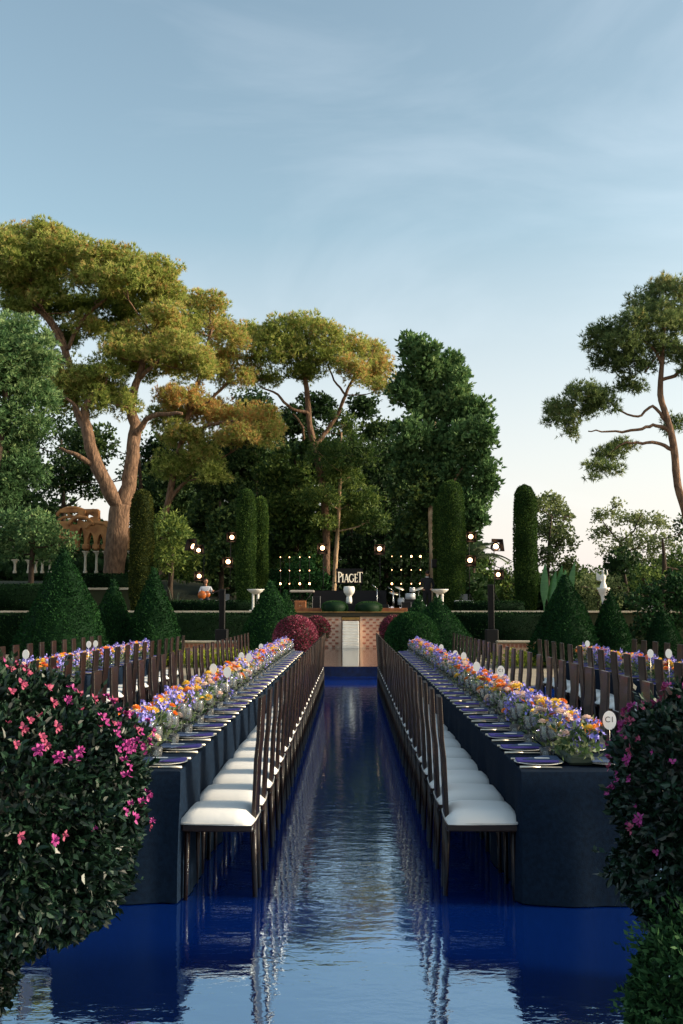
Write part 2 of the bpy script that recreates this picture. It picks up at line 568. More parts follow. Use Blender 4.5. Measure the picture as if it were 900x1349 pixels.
rects('ground', [(-900, 900, -400, 1500)], -.10, M['ground'])
YW = 21.9
b = MB()
WX = 5.7
b.add([(-WX, 5.5, 0), (WX, 5.5, 0), (WX, YW, 0), (.80, YW, 0), (-.80, YW, 0), (-WX, YW, 0), (.80, 24.8, 0), (-.80, 24.8, 0), (-WX, 4.6, -.02), (WX, 4.6, -.02), (-WX, 4.0, -.058), (WX, 4.0, -.058), (-WX, 2.8, -.085), (WX, 2.8, -.085), (-WX, -5, -.085), (WX, -5, -.085)],
      [(0, 1, 2, 3, 4, 5), (4, 3, 6, 7), (8, 9, 1, 0), (10, 11, 9, 8), (12, 13, 11, 10), (14, 15, 13, 12)], smooth=True)  # near end sloped down, shaped so it mirrors more sky
tag(b.build('water', M['water']), kind='structure')
# paving round the water, with a thickness
pv = MB()
for x0, x1, y0, y1 in [(-16, -WX, -5, YW), (WX, 16, -5, YW), (-16, -.80, YW, 24.8), (.80, 16, YW, 24.8), (-16, -1.72, 24.8, 36.9), (1.72, 16, 24.8, 36.9)]:
    pv.box(((x0 + x1) / 2, (y0 + y1) / 2, -.035), (x1 - x0, y1 - y0, .12))
tag(pv.build('pavement', M['paving']), kind='structure')
# upper basin
bs = MB()
bs.box((0, 24.88, .07), (3.44, .16, .34))
bs.box((-1.66, 31, .09), (.12, 12.0, .34)); bs.box((1.66, 31, .09), (.12, 12.0, .34))
tag(bs.build('basin_edge', M['blue_tile']), kind='structure')
rects('basin_water', [(-1.6, 1.6, 24.96, 37.0)], .232, M['water2'])
# terrace body, rising in the back
TZ = 1.50
tv, tf = [], []
ys = [37.0, 43, 47, 52, 60, 90, 200, 700]
zsL = [TZ, TZ, 2.3, 3.0, 3.4, 4.0, 4.0, 4.0]
zsR = [TZ, TZ, 1.5, 1.5, 1.5, 1.0, 0.6, 0.3]
xs_ = [-300, -60, -10, -4, 2, 60, 300]
for y, zl, zr in zip(ys, zsL, zsR):
    for x in xs_:
        k = min(1, max(0, (x + 8) / 8))
        tv.append((x, y, zl * (1 - k) + zr * k))
nx = len(xs_)
for j in range(len(ys) - 1):
    for i in range(nx - 1):
        tf.append((j * nx + i, j * nx + i + 1, (j + 1) * nx + i + 1, (j + 1) * nx + i))
tb = MB(); tb.add(tv, tf)
n0 = len(tb.v)
tb.add([(-300, 37, -.1), (300, 37, -.1), (300, 37, TZ), (-300, 37, TZ)], [(0, 1, 2, 3)])
tag(tb.build('terrace', M['ground']), kind='structure')

# brick wall with relief + white water stair
wall = thing('brick_wall', 'pink chequered brick wall behind the upper basin', 'wall', (0, 36.85, 0))
b = MB((0, 36.85, 0))
b.box((-1.62, 36.88, .68), (2.56, .2, 1.36)); b.box((1.62, 36.88, .68), (2.56, .2, 1.36)); b.box((0, 36.93, .66), (.66, .1, 1.32))
b.build('wall_face', M['brick_pale'], wall)
b = MB((0, 36.85, 0))
r_ = 0
z = .28
while z < 1.33:
    x = -2.88 + (.125 if r_ % 2 else 0)
    while x < 2.85:
        if abs(x) > .40:
            b.box((x, 36.765 + random.uniform(-.006, .006), z), (.115, .05, .062))
        x += .25
    z += .108; r_ += 1
tag(b.build('brick_relief', M['brick_dark'], wall), kind='stuff')
MB((0, 36.85, 0)).box((0, 36.80, 1.29), (.66, .16, .09)).build('ochre_band', M['ochre'], wall)
stair = thing('water_stair', 'narrow white stone water stair in the middle of the chequered wall', 'stair', (0, 36.7, .2))
for i in range(9):
    z = .10 + .122 * i
    d = 1.0 - .10 * i
    MB((0, 36.7, .2)).bbox((0, 36.78 - d / 2, z + .06), (.60, d, .112), .012).build('step', M['whitestone'], stair)
ld = thing('stone_ledge', 'long dark bronze ledge along the top of the chequered wall', 'ledge', (0, 36.9, 1.5))
MB((0, 36.9, 1.5)).box((-.05, 36.95, 1.435), (4.4, .5, .15)).build('ledge_body', M['ledge'], ld)
MB((0, 36.9, 1.5)).box((-.05, 36.93, 1.525), (4.5, .60, .03)).build('coping', M['ochre'], ld)

def wall_strip(name, label, x0, x1, y, z0, z1, cop=.07, m='stone', body='ground'):
    t = thing(name, label, 'wall', ((x0 + x1) / 2, y, z0))
    MB(t.location).box(((x0 + x1) / 2, y, (z0 + z1 - cop) / 2), (x1 - x0, .3, z1 - cop - z0)).build('wall_face', M[body], t)
    k = max(1, int((x1 - x0) / 1.1))
    for i in range(k):
        w = (x1 - x0) / k
        MB(t.location).bbox((x0 + w * (i + .5), y - .02, z1 - cop / 2), (w - .012, .46, cop), .01).build('coping_stone', M[m], t)
    return t
wall_strip('terrace_wall', 'pale coped terrace wall behind the left lower hedge', -15, -2.35, 36.85, 0, 1.57)
wall_strip('terrace_wall', 'pale coped terrace wall behind the right lower hedge', 2.25, 14, 36.85, 0, 1.57)

# ------------------------------------------------------------------ hedges and topiary
def surf_leaves(lv, Pt, N, dens_L, W, spread=.9, t0=.5, tv=.35):
    ph = rng.uniform(0, 6, 3)
    s = np.sin(Pt[:, 0] * 3.1 + ph[0]) * np.sin(Pt[:, 2] * 3.7 + ph[1]) * np.sin(Pt[:, 1] * 2.9 + ph[2])
    V, k = leaf_arrays(Pt, N, dens_L, W, spread)
    lv.add(V, k, np.clip(t0 + s * .24 + rng.uniform(-tv, tv, len(Pt)), .02, .98))

def hedge(label, x0, x1, y, z0, z1, depth=.8, m='hedge', L=.075, dens=520, t0=.45):
    t = thing('clipped_hedge', label, 'hedge', ((x0 + x1) / 2, y, z0))
    o = np.array(t.location)
    lv = Leaves()
    w = x1 - x0; h = z1 - z0
    n = int(w * h * dens)
    Pt = np.column_stack([rng.uniform(x0, x1, n), np.full(n, y - depth / 2) + rng.normal(0, .03, n), rng.uniform(z0, z1, n)])
    Pt[:, 1] += .035 * np.sin(Pt[:, 0] * 5) * np.sin(Pt[:, 2] * 7)
    surf_leaves(lv, Pt, np.tile((0, -1., .25), (n, 1)), L, L * .6, t0=t0)
    n = int(w * depth * dens * .8)
    Pt = np.column_stack([rng.uniform(x0, x1, n), rng.uniform(y - depth / 2, y + depth / 2, n), np.full(n, z1) + rng.normal(0, .02, n)])
    surf_leaves(lv, Pt, np.tile((0, 0, 1.), (n, 1)), L, L * .6, t0=t0 + .1)
    for xx, s in ((x0, -1.), (x1, 1.)):
        n = int(h * depth * dens)
        Pt = np.column_stack([np.full(n, xx) + rng.normal(0, .02, n), rng.uniform(y - depth / 2, y + depth / 2, n), rng.uniform(z0, z1, n)])
        surf_leaves(lv, Pt, np.tile((s, 0, .2), (n, 1)), L, L * .6, t0=t0)
    cb = MB(); cb.box(((x0 + x1) / 2, y, (z0 + z1) / 2), (w, depth - .04, h - .03))
    lv.build('foliage', M[m], t, o, (cb.v, cb.f))
    return t

def rev_surface(label, name, cat, c, prof, n, m, L, t0=.5, up=.3, core=.955, group=None, squash=(1, 1), warm=None, tv=.35, trunk=True):
    """clipped shrub of revolution; prof = [(radius, z)...] bottom to top"""
    t = thing(name, label, cat, (c[0], c[1], c[2]), group=group)
    o = np.array(t.location)
    pr = np.array(prof, float)
    seg = np.hypot(np.diff(pr[:, 0]), np.diff(pr[:, 1]))
    area = seg * (pr[1:, 0] + pr[:-1, 0]) / 2
    ix = rng.choice(len(seg), n, p=area / area.sum())
    f = rng.uniform(0, 1, n)
    r = pr[ix, 0] * (1 - f) + pr[ix + 1, 0] * f
    z = pr[ix, 1] * (1 - f) + pr[ix + 1, 1] * f
    th = rng.uniform(0, 2 * PI, n)
    ph = rng.uniform(0, 6, 4)
    lump = 1 + .045 * np.sin(th * 3 + z * 2.2 + ph[0]) + .022 * np.sin(th * 5 - z * 4.1 + ph[1]) + .015 * np.sin(th * 9 + z * 9 + ph[2]) + rng.normal(0, .012, n) + (rng.uniform(0, 1, n) > .985) * rng.uniform(0, .10, n)
    rr = r * lump
    Pt = o + np.column_stack([rr * np.cos(th) * squash[0], rr * np.sin(th) * squash[1], z])
    dz = pr[ix + 1, 0] - pr[ix, 0]; dr = pr[ix + 1, 1] - pr[ix, 1]
    nz = -dz / (seg[ix] + 1e-9); nr = dr / (seg[ix] + 1e-9)
    N = np.column_stack([np.cos(th) * nr, np.sin(th) * nr, nz + up])
    lv = Leaves()
    surf_leaves(lv, Pt, N, L, L * .5, t0=t0, tv=tv)
    cb = MB(); cb.lathe([(a * core * .98 * squash[0], zz) for a, zz in prof], o, 20)
    lv.build('foliage', M[m], t, o, (cb.v, cb.f))
    if trunk:
        MB().tube([(0, 0, prof[0][1] + .15), (0, 0, prof[0][1] - .25)], .05, 6).build('stem', M['bark_dark'], t)
    return t

def cone(label, px, ytop, hw, D, n=9000, base=0.0, t0=.5, ybase=848):
    top = P(px, ytop, D)
    H = top[2] - base
    zb = P(px, ybase, D)[2] - base
    rb = hw / F * D / (1 - max(zb, 0) / H * .92)
    prof = [(rb * .80, .08), (rb * .99, .30)]
    for k in range(1, 12):
        f = k / 12
        prof.append((rb * (1 - f) ** .90 * (1 + .10 * math.sin(PI * f)), .30 + (H - .30) * f))
    prof.append((.03, H))
    return rev_surface(label, 'cone_topiary', 'topiary', (top[0], D, base), prof, n, 'topiary', .075, t0=t0, group='cone-clipped yews beside the hedges')

cone('largest dark cone topiary, far left in front of the stone pavilion', 85, 722, 50, 27, 14000, t0=.42)
cone('small brownish cone topiary between the two larger left cones', 150, 763, 27, 29.5, 7000, t0=.55)
cone('medium cone topiary beside the ivy-brown column on the left', 203, 748, 31, 29, 8500, t0=.42)
cone('cone topiary next to the left column loudspeaker', 357, 766, 36, 31, 9000, t0=.58)
cone('cone topiary half hidden behind the one by the left loudspeaker', 376, 778, 22, 34, 5000, t0=.62)
cone('broad cone topiary behind the green ball shrub on the right', 576, 787, 38, 30.5, 9000, t0=.55)
cone('bright narrow cone topiary peeking out left of the broad right one', 552, 785, 26, 34, 5000, t0=.66)
cone('tallest cone topiary of the right garden beside the banana leaves', 744, 757, 36, 28.5, 10000, t0=.42)
cone('slim dark cone topiary below the white statue', 803, 778, 21, 28.5, 6500, t0=.34)
cone('small dark cone topiary near the right edge', 872, 800, 18, 29, 4500, t0=.25)

def col_tree(label, px, ytop, ybot, hw, D, m='column_leaf', n=11000, t0=.5, base=TZ):
    top = P(px, ytop, D)
    H = top[2] - base
    r = hw / F * D
    prof = [(r * .75, .02), (r * .92, H * .12), (r, H * .3), (r, H * .6), (r * .96, H * .84), (r * .84, H * .93), (r * .55, H * .98), (.03, H)]
    t = rev_surface(label, 'column_cypress', 'cypress', (top[0], D, base), prof, n, m, .085, t0=t0, group='clipped column cypresses', up=.6)
    return t
col_tree('tall clipped column cypress with the pale fountain bowl at its foot, left of the stage', 325, 645, 790, 11.5, 40, t0=.5)
col_tree('slightly shorter column cypress standing close behind the left one', 343.5, 655, 790, 9, 41.5, t0=.62)
col_tree('brownish ivy-covered column tree beside the old pavilion', 188, 646, 800, 14, 40, 'column_brown', t0=.45)
col_tree('tall wide column cypress right of the stage', 594, 634, 806, 16.5, 40, t0=.5, n=15000)
col_tree('thin column cypress half hidden behind the wide one', 579, 655, 800, 8, 42, t0=.6)
col_tree('lone clipped column cypress against the pale sky', 691, 640, 806, 14, 40, t0=.42, n=13000)

def ball(label, px, py, r, D, m, n=6000, t0=.5, L=.06, pot=True, cat='shrub', rz=1.0):
    c = P(px, py, D)
    rr = r / F * D
    prof = [(rr * math.sin(PI * a / 14) + .002, c[2] - rr * rz * math.cos(PI * a / 14)) for a in range(15)]
    base = 0 if D < 37 else TZ
    prof = [(a, zz - base) for a, zz in prof]
    t = rev_surface(label, 'ball_shrub', cat, (c[0], D, base), prof, n, m, L, t0=t0, trunk=False, group='ball-shaped shrubs')
    zb = prof[0][1]
    if pot and zb > .1:
        q = MB()
        q.lathe([(.02, .0), (rr * .42, .0), (rr * .62, zb * .9 + .12), (rr * .66, zb * .9 + .12), (rr * .66, zb * .9 + .16), (rr * .5, zb * .9 + .16), (.02, zb * .9 + .1)], (0, 0, 0), 16)
        q.build('planter', M['pot'], t)
    return t
ball('crimson flowering ball shrub at the far end of the left table', 390, 840, 27, 24, 'redflower', 9000, t0=.62)
ball('smaller dull red ball shrub behind the crimson one', 417, 829, 16, 27.5, 'redflower', 5000, t0=.35)
ball('dark green ball shrub at the far end of the right table', 543, 841, 33, 24, 'topiary', 9000, t0=.6)
ball('pinkish ball shrub behind the dark green ball', 520, 830, 18, 27.5, 'redflower', 5000, t0=.45)
def mound(label, x0, x1, y0, D):
    c = P((x0 + x1) / 2, y0, D); r = (x1 - x0) / 2 / F * D
    h = c[2] - 1.54
    prof = [(r * .9, 0), (r, h * .35), (r * .92, h * .7), (r * .6, h * .93), (.02, h)]
    rev_surface(label, 'low_mound_shrub', 'shrub', (c[0], D, 1.54), prof, 4200, 'boxleaf', .05, t0=.7, trunk=False, group='low mounds on the ledge', squash=(1, .45))
mound('low rounded green shrub on the ledge left of the urn', 424, 457, 792.5, 37.0)
mound('low rounded green shrub on the ledge right of the urn', 468, 502, 793.5, 37.0)

def hpx(label, xa, xb, ytop, D, z0, **k):
    a = P(xa, ytop, D); b2 = P(xb, ytop, D)
    return hedge(label, a[0], b2[0], D + k.get('depth', .8) / 2, z0, a[2], **k)
hpx('long dark lower hedge under the left coping', -60, 338, 810, 35.7, 0, depth=.7)
hpx('dark lower hedge under the right coping', 598, 726, 809, 35.7, 0, depth=.7)
hpx('low upper hedge along the left terrace in front of the musicians', 222, 332, 793, 38.4, TZ, depth=.6, t0=.4)
hpx('low upper hedge along the right terrace by the light stands', 602, 690, 793.5, 38.4, TZ, depth=.6, t0=.5)
hpx('high dark hedge at the far left edge of the terrace', -60, 66, 771, 38.6, TZ, depth=.9, t0=.35)
hpx('dark hedge in front of the old pavilion columns', 112, 190, 757, 43, 2.0, depth=.8, t0=.3)
c0 = P(112, 776, 42.4); c1 = P(188, 776, 42.4)
wall_strip('garden_wall', 'pale coped garden wall below the pavilion hedge', c0[0], c1[0], 42.4, 1.4, c0[2] + .05, .09)

# low brick beds with lime planting
for nm, xa, xb, D in (('left', 240, 312, 30.5), ('right', 655, 716, 30.5)):
    a = P(xa, 844, D); c = P(xb, 844, D)
    t = thing('low_brick_wall', 'low red brick wall with pale capping in the %s garden bed' % nm, 'wall', ((a[0] + c[0]) / 2, D, 0))
    MB(t.location).box(((a[0] + c[0]) / 2, D, (a[2] - .07) / 2), (c[0] - a[0], .25, a[2] - .07)).build('wall_face', M['brick_pale'], t)
    bm_ = MB(t.location)
    x = a[0] + .06
    while x < c[0] - .05:
        bm_.box((x, D - .14, a[2] - .15), (.07, .05, .10)); x += .125
    tag(bm_.build('brick_relief', M['brick_dark'], t), kind='stuff')
    MB(t.location).bbox(((a[0] + c[0]) / 2, D - .02, a[2] - .03), (c[0] - a[0] + .04, .40, .06), .012).build('coping', M['stone'], t)
    lv = Leaves()
    for k in range(26):
        cc = (random.uniform(a[0] - .2, c[0] + .5), random.uniform(D - 2.6, D - .5), .22)
        clump_blob(lv, cc, (.32, .32, .28), 260, 8, .14, .07, .045, tint0=.55)
    tag(lv.build('low_bedding_plants', M['lime']), '%s bed of yellow-green low plants in front of the brick wall' % nm, 'plants', kind='stuff')

# ------------------------------------------------------------------ trees
def smooth_path(pts, k=3):
    pts = [np.array(p, float) for p in pts]
    out = []
    for i in range(len(pts) - 1):
        p0 = pts[max(i - 1, 0)]; p1 = pts[i]; p2 = pts[i + 1]; p3 = pts[min(i + 2, len(pts) - 1)]
        for j in range(k):
            t = j / k
            out.append(.5 * ((2 * p1) + (-p0 + p2) * t + (2 * p0 - 5 * p1 + 4 * p2 - p3) * t * t + (-p0 + 3 * p1 - 3 * p2 + p3) * t ** 3))
    out.append(pts[-1])
    return out

def tree(name, label, cat, D, trunks, pads, fmat, bark, leaf=(.28, .045), needles=True, dens=20, per=6, subk=1.0, twigs=True,
         dspread=2.0, group=None, zbase=None, up=.45, spread=.9, lowcut=-.6, depthk=1.0, droop=0.0, dvar=.3, submin=.20, subr_k=.30, fat=1.0):
    """trunks: polylines [(px,py,halfwidth_px,depth offset)...]; first one starts at the ground. pads: (px,py,rx,ry[,tint[,dD]])"""
    base = P(trunks[0][0][0], trunks[0][0][1], D)
    if zbase is not None:
        base[2] = zbase
    t = thing(name, label, cat, base, group=group)
    nodes = []
    for i, tr in enumerate(trunks):
        pts = []
        for q in tr:
            px, py, hw = q[:3]; dd = q[3] if len(q) > 3 else 0
            p = P(px, py, D + dd)
            pts.append(np.array((p[0], p[1], p[2], max(hw, .5) / F * D)))
        if i == 0 and zbase is not None and pts[0][2] > zbase:
            f = pts[0].copy(); f[2] = zbase - .1; f[3] *= 1.12
            pts.insert(0, f)
        sp = smooth_path(pts, 4)
        if i: sp = [q + np.array((*(rng.normal(0, .022, 3) * min(1, 25 * q[3])), 0)) if 0 < k_ < len(sp) - 1 else q for k_, q in enumerate(sp)]
        mb = MB(base)
        mb.tube([p[:3] for p in sp], [max(p[3], .015) for p in sp], 12 if i == 0 else 9, jitter=.07)
        mb.build('trunk' if i == 0 else 'limb', M[bark], t)
        nodes += [p for p in sp[2 if i == 0 else 1:]]
    lv = Leaves()
    for pd in pads:
        px, py, rx, ry = pd[:4]
        tint = pd[4] if len(pd) > 4 else .5
        dd = pd[5] if len(pd) > 5 else random.uniform(-dspread, dspread)
        c = P(px, py, D + dd)
        k = (D + dd) / F
        rx, ry = rx * fat, ry * fat
        rad = np.array((rx * k, min(rx, 75) * k * depthk, ry * k))
        area = 4 * PI * ((rad[0] * rad[1]) ** 1.6 / 3 + (rad[0] * rad[2]) ** 1.6 / 3 + (rad[1] * rad[2]) ** 1.6 / 3) ** (1 / 1.6)
        n = int(area * dens)
        sub = max(submin, min(rad) * subr_k)
        ns = max(8, int(area / (sub * sub * 3.0) * subk))
        clump_blob(lv, c, rad, n, ns, sub, leaf[0], leaf[1], tint0=tint, tvar=dvar, needles=needles, spread=spread, up=up, lowcut=lowcut, droop=droop, per=per)
        if twigs and nodes:
            best = min(nodes, key=lambda q: np.linalg.norm(q[:3] - c) + (2.5 if q[2] > c[2] else 0))
            a = best[:3]
            for j in range(3):
                e = c + np.array((random.uniform(-.5, .5) * rad[0], random.uniform(-.5, .5) * rad[1], random.uniform(-.25, .35) * rad[2]))
                if j == 0:
                    mid = (a + e) / 2 + np.array((random.uniform(-.3, .3), random.uniform(-.3, .3), -.06 * np.linalg.norm(e - a)))
                    sp = smooth_path([a, mid, e], 4)
                    r0 = min(best[3] * .5, .11)
                else:
                    q0 = sp0[4 + j]
                    sp = smooth_path([q0, (q0 + e) / 2 + np.array((0, 0, .06)), e], 3)
                    r0 = .035
                if j == 0: sp0 = sp
                tw = MB(base)
                tw.tube(sp, list(np.linspace(r0, .015, len(sp))), 5)
                tw.build('branch', M[bark], t)
    lv.build('crown', M[fmat], t, base)
    return t

def c2(l, ox, oy, s=2.0):
    return [tuple([a / s + ox, b_ / s + oy, c / s, d / s] + list(r)) for a, b_, c, d, *r in l]

# big umbrella pine on the left (crop coordinates at double scale)
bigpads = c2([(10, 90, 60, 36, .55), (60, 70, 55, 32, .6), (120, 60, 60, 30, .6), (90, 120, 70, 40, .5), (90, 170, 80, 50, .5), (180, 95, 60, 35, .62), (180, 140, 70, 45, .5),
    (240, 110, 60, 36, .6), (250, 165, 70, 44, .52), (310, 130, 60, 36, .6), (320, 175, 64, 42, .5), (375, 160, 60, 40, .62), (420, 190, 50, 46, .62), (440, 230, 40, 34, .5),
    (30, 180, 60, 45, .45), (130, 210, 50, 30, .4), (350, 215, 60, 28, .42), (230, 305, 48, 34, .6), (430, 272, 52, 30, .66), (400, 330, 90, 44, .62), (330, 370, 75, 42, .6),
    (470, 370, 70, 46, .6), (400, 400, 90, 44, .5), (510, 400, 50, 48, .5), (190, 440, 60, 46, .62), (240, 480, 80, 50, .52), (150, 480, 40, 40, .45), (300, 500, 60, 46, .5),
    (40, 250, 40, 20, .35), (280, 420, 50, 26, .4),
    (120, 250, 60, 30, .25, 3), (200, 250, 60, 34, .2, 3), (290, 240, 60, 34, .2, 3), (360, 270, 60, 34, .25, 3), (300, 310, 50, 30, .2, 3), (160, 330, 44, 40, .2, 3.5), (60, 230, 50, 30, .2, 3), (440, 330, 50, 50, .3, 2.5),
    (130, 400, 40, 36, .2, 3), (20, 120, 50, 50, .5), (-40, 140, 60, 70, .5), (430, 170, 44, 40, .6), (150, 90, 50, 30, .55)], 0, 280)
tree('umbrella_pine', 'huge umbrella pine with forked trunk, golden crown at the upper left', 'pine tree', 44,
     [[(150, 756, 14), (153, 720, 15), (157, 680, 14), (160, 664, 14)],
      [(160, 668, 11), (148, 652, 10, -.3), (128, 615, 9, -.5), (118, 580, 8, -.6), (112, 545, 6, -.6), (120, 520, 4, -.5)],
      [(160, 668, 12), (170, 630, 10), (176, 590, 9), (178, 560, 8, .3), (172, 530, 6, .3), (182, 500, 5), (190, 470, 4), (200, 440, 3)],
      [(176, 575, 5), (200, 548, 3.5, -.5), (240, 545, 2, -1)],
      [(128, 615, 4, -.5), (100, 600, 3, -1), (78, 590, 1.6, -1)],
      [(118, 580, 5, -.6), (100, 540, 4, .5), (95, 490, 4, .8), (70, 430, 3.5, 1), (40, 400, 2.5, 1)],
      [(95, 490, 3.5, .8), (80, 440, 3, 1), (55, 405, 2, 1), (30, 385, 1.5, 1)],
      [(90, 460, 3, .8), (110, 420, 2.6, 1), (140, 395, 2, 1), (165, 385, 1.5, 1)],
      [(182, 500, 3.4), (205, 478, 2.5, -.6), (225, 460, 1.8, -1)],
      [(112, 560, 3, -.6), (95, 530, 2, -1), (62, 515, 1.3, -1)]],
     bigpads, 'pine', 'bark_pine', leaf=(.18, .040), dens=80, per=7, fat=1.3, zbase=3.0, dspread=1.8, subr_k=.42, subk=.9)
# right-hand companion pine pads (second pine left of centre of the group)
pads = c2([(500, 245, 45, 34, .66), (555, 240, 40, 34, .66), (545, 300, 60, 46, .66), (600, 330, 46, 40, .7), (500, 300, 40, 40, .55), (610, 390, 60, 46, .78), (560, 420, 60, 40, .74),
    (640, 440, 36, 30, .74), (480, 490, 66, 30, .85), (540, 520, 70, 34, .93), (600, 545, 60, 32, .9), (680, 540, 60, 36, .78), (700, 580, 40, 44, .72), (630, 590, 60, 30, .75),
    (490, 590, 66, 36, .55), (530, 650, 56, 42, .52), (450, 680, 56, 40, .45), (560, 690, 40, 30, .4), (440, 540, 50, 30, .5)], 0, 280)
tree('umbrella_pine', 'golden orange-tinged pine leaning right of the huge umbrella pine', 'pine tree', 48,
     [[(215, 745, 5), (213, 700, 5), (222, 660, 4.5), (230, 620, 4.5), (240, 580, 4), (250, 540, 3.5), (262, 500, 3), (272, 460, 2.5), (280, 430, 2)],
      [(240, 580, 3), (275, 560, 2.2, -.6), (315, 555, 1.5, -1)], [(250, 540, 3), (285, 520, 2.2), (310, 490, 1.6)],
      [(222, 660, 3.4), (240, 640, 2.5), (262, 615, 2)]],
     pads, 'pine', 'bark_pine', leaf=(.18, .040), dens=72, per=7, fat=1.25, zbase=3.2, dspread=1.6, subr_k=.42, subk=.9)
# middle pine
pads = c2([(730, 320, 50, 36, .5), (680, 330, 40, 34, .5), (800, 300, 60, 30, .55), (860, 330, 50, 36, .6), (720, 380, 56, 44, .42), (780, 360, 56, 44, .5), (850, 390, 50, 36, .5), (655, 315, 22, 22, .4),
     (800, 420, 50, 26, .35), (700, 440, 34, 26, .4)], 0, 280) + \
     c2([(20, 260, 40, 32, .62), (70, 270, 40, 36, .7), (100, 310, 38, 34, .72), (30, 315, 42, 36, .7), (75, 340, 40, 26, .74), (110, 360, 26, 18, .6)], 450, 330)
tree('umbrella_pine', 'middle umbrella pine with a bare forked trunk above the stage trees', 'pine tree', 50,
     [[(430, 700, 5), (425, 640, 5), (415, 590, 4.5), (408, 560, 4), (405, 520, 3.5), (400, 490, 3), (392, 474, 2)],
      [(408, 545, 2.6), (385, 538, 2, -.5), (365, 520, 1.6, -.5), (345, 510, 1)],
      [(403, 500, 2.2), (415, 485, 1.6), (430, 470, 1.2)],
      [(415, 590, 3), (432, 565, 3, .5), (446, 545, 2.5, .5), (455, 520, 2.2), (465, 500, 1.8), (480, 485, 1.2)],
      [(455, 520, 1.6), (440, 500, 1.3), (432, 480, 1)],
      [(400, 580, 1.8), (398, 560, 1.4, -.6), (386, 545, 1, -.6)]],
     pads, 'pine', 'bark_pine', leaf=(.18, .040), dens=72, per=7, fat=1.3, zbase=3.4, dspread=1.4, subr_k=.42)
# right pine
pads = c2([(850, 100, 40, 32, .72), (900, 110, 50, 40, .66), (800, 140, 45, 36, .6), (760, 190, 45, 30, .5), (690, 215, 40, 22, .45), (680, 240, 46, 34, .4), (740, 240, 50, 36, .4), (830, 180, 66, 50, .5),
     (890, 200, 50, 50, .5), (800, 250, 60, 46, .35), (880, 270, 50, 40, .35), (700, 285, 50, 36, .35), (760, 300, 60, 36, .3), (640, 380, 52, 34, .4), (690, 400, 40, 40, .3), (650, 420, 40, 24, .35),
     (580, 420, 42, 24, .55), (555, 415, 22, 16, .6), (600, 450, 26, 26, .5), (600, 485, 22, 12, .5), (560, 450, 26, 16, .5), (740, 515, 38, 16, .55), (700, 540, 40, 20, .5), (665, 570, 30, 16, .5),
     (660, 600, 16, 10, .5), (720, 575, 26, 12, .5), (880, 460, 30, 30, .3), (760, 360, 40, 20, .3), (940, 160, 60, 60, .6), (950, 300, 60, 60, .4)], 450, 330)
tree('umbrella_pine', 'airy leaning pine reaching in from the right edge', 'pine tree', 34,
     [[(925, 770, 9), (915, 720, 7), (905, 680, 6), (893, 640, 5), (889, 600, 5), (884, 570, 4.5), (877, 545, 4), (870, 520, 4), (872, 480, 3), (874, 440, 2.5), (880, 400, 2)],
      [(889, 595, 3), (870, 585, 2.4), (845, 583, 2), (820, 585, 1.3), (800, 600, .8)],
      [(882, 568, 3), (860, 560, 2.2), (840, 566, 2), (800, 568, 1.2), (775, 568, .8)],
      [(878, 555, 2.5), (860, 535, 2), (840, 548, 1.6), (815, 540, 1.2), (800, 525, .8)],
      [(873, 500, 2.5), (895, 490, 2.5), (905, 470, 2), (880, 455, 1.4), (850, 490, 1.2)],
      [(872, 480, 2), (860, 460, 1.6), (835, 440, 1.2), (815, 430, 1)]],
     pads, 'pine_cool', 'bark_pine', twigs=False, leaf=(.17, .030), dens=85, per=7, fat=1.2, zbase=1.4, dspread=1.2, submin=.16)
# tall dark cypress
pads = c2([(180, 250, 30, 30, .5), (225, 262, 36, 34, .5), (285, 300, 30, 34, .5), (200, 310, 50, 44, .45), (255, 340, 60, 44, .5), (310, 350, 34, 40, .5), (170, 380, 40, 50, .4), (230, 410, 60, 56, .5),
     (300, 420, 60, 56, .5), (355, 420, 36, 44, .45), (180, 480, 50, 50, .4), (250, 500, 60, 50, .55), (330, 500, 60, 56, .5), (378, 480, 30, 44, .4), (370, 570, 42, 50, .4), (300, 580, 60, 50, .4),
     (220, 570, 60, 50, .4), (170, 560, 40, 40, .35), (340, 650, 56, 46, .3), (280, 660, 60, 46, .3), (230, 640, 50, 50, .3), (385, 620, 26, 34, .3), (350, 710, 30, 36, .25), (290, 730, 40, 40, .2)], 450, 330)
tree('monterey_cypress', 'tall broad dark cypress with pale trunk right of centre', 'cypress', 46,
     [[(574, 792, 5.5), (571, 740, 5), (569, 700, 4.5), (568, 668, 4, .5), (570, 600, 3, 2.5), (572, 540, 2, 2.5), (560, 500, 1, 2)],
      [(569, 690, 3), (590, 650, 2), (612, 610, 1.4)]],
     pads, 'cypress', 'bark_pale', leaf=(.24, .11), needles=False, dens=70, per=3, fat=1.15, zbase=TZ, dspread=1.2, up=.7, spread=.7, lowcut=-.9, subr_k=.26, twigs=False, submin=.28)

# leafy evergreen masses between the pines and the stage
def bushy(label, D, pads, m='broad_dark', trunk=None, leaf=(.20, .13), dens=60, per=2, zbase=TZ, name='evergreen_tree', cat='tree', bark='bark_dark', **k):
    x = sum(p[0] for p in pads) / len(pads)
    yb = max(p[1] + p[3] for p in pads)
    yt = min(p[1] for p in pads)
    tr = trunk or [[(x, yb, 3.5), (x + 2, (yb + yt) / 2, 3), (x - 1, yt + 10, 1.5)]]
    k.setdefault('group', 'evergreen trees behind the stage')
    return tree(name, label, cat, D, tr, pads, m, bark, leaf=leaf, needles=False, dens=dens, per=per, zbase=zbase, up=.3, droop=.2, subr_k=.34, **k)

